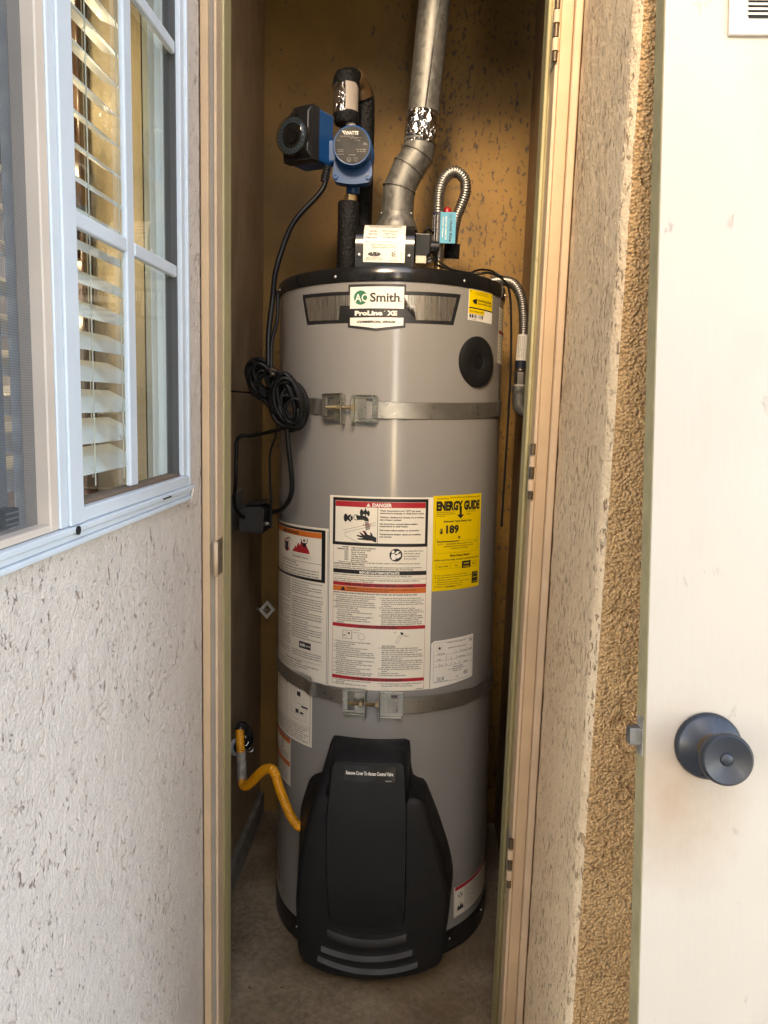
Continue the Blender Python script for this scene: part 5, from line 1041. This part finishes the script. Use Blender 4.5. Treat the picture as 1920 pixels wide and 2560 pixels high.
obj('loop', loops((-.236, 0, 1.298), .012, .026, 4, .0040, .5, -.186, .012, .3), mt_cable, cbn, smooth=180)
obj('tie', MB().torus(.014, .0035, aim((-.245, -.185, 1.325), (.5, -.2, .8)), 20, 8), mt_bronzew, cbn, smooth=180)
obj('loose_end', MB().tube(spline([(-.250, -.18, 1.32), (-.275, -.17, 1.338), (-.303, -.16, 1.346), (-.309, -.155, 1.318), (-.296, -.16, 1.285), (-.262, -.175, 1.262), (-.240, -.19, 1.232)], .006), .0050, 10), mt_cable, cbn, smooth=180)
tf = thing('power_adapter', 'black power adapter block plugged in on the closet side wall', 'adapter', (-.33, -.01, .99))
obj('body', MB().prism(corner([(-.358, .960), (-.300, .958), (-.296, 1.015), (-.306, 1.022), (-.348, 1.020), (-.360, 1.012)], .005), -.032, .045, 'y'), mt_dkgrey, tf, bev=.003)
obj('prong', bx(-.300, -.285, -.005, .002, .975, .982), mt_screw, tf); obj('cap', MB().prism([(-.352, 1.021), (-.310, 1.023), (-.296, 1.031), (-.335, 1.030)], -.02, .05, 'y'), mt_blk, tf, bev=.001)
solo('outlet_plate', MB().prism([(-.055, 1.038), (.05, 1.042), (.09, 1.050), (.10, 1.020), (.06, .950), (-.055, .955)], -.3848, -.379, 'x'), mt_plateg, 'scuffed grey outlet cover plate behind the black adapter', 'outlet', bev=.002)
for pts, r, lab_ in (([(-.222, -.195, 1.213), (-.258, -.15, 1.203), (-.303, -.12, 1.192), (-.332, -.12, 1.190), (-.341, -.12, 1.178), (-.342, -.12, 1.15), (-.343, -.12, 1.10), (-.347, -.11, 1.072), (-.354, -.09, 1.050), (-.357, -.07, 1.025), (-.352, -.045, 1.004), (-.344, -.034, .996)], .0042, 'black cord making a square bend left of the bundle to the adapter'),
                     ([(-.216, -.20, 1.222), (-.213, -.20, 1.18), (-.207, -.20, 1.13), (-.205, -.195, 1.09), (-.212, -.185, 1.062), (-.232, -.15, 1.038), (-.262, -.09, 1.020), (-.285, -.03, 1.008)], .0055, 'thick black cord hanging in front of the heater below the bundle'),
                     ([(-.256, -.10, 1.225), (-.258, -.10, 1.193), (-.271, -.10, 1.153), (-.271, -.10, 1.103), (-.268, -.10, 1.042), (-.269, -.10, .984)], .0026, 'thin black wire hanging straight down between heater and closet wall')):
    solo('hanging_cord', MB().tube(spline(pts, .007), r, 10), mt_cable, lab_, 'cord', smooth=180)
bk = thing('wall_bracket', 'small pale square metal bracket on the closet wall left of the labels', 'bracket', (-.357, .30, .69))
BM = Matrix.Translation((-.352, .28, .688)) @ Matrix.Rotation(radians(40), 4, 'Y') @ Matrix.Rotation(radians(-25), 4, 'Z')
fm = MB()
for a in ((-.018, .018, .010, .018), (-.018, .018, -.018, -.010), (-.018, -.010, -.010, .010), (.010, .018, -.010, .010)): fm.box(a[0], a[1], -.003, .003, a[2], a[3], mx=BM)
obj('frame', fm, mt_putty, bk); obj('stud', bx(-.384, -.352, .286, .292, .684, .690), mt_strap, bk)

# ================================================================== GAS LINE
gl = thing('gas_line', 'yellow corrugated gas line bending from the wall fitting to the heater', 'gas line', (-.33, -.12, .42))
obj('yellow_hose', hose(MB(), [(-.336, -.108, .505), (-.333, -.118, .490), (-.330, -.120, .455)], .0095, .0046, .12), mt_gas, gl, smooth=180)
obj('coupling', MB().tube(spline([(-.330, -.120, .460), (-.3285, -.12, .43), (-.3275, -.12, .402), (-.327, -.122, .385)], .006), .0105, 18), mt_pipe, gl, smooth=50)
obj('yellow_hose', hose(MB(), [(-.327, -.122, .392), (-.323, -.128, .382), (-.314, -.138, .384), (-.300, -.155, .400), (-.283, -.175, .425), (-.262, -.20, .455), (-.243, -.218, .470), (-.232, -.225, .468), (-.226, -.226, .452), (-.220, -.225, .430), (-.206, -.226, .395), (-.192, -.228, .365), (-.175, -.230, .345), (-.155, -.225, .335)], .0100, .0046, .12), mt_gas, gl, smooth=180)
obj('black_hose', hose(MB(), [(-.336, -.108, .505), (-.335, -.095, .510), (-.328, -.075, .490), (-.330, -.045, .455), (-.345, -.02, .425), (-.375, .0, .410)], .0115, .010, .16), mt_blk, gl, smooth=180)
obj('putty_ring', MB().torus(.0155, .006, aim((-.372, -.002, .412), (.85, -.4, .2)), 20, 8), mt_putty, gl, smooth=180)
obj('wire_wrap', MB().tube([(-.338 + .012 * cos(t * .9), -.085 + t * .004, .475 + .014 * sin(t * .9) - t * .003) for t in range(22)], .0013, 6), mt_screw, gl, smooth=180)
obj('wall_patch', MB().lathe([(.040, 0), (.036, .004), (.020, .008), (.003, .006)], 14, aim((-.3848, -.10, .415), (1, 0, 0))), mt_pipe, gl, smooth=60)
rg = random.Random(5); g = MB()
for i in range(150):
    x, y = rg.uniform(-.36, .30), rg.uniform(-.80, -.05) if i % 3 else rg.uniform(-.5, -.3); a, k = rg.uniform(0, 6.28), rg.choice((.0014, .002, .003, .0045))
    if x * x + y * y < .0745: continue
    g.add([(x + k * cos(a + t) * rg.uniform(.5, 1.2), y + k * sin(a + t) * rg.uniform(.4, .9), .0405 + hh) for hh in (0, k * rg.uniform(.15, .5)) for t in (0, 1.4, 2.9, 4.3)], [(0, 1, 2, 3), (4, 5, 6, 7), (0, 1, 5, 4), (1, 2, 6, 5), (2, 3, 7, 6), (3, 0, 4, 7)])
o = obj('grit', g, M('dry_grit', (.14, .09, .05), .8, var=.5, vs=40), kind='stuff'); o['label'] = 'bits of grit and dry debris on the concrete closet floor'; o['category'] = 'debris'
bpy.data.objects.remove(_fo); bpy.data.curves.remove(_fc)
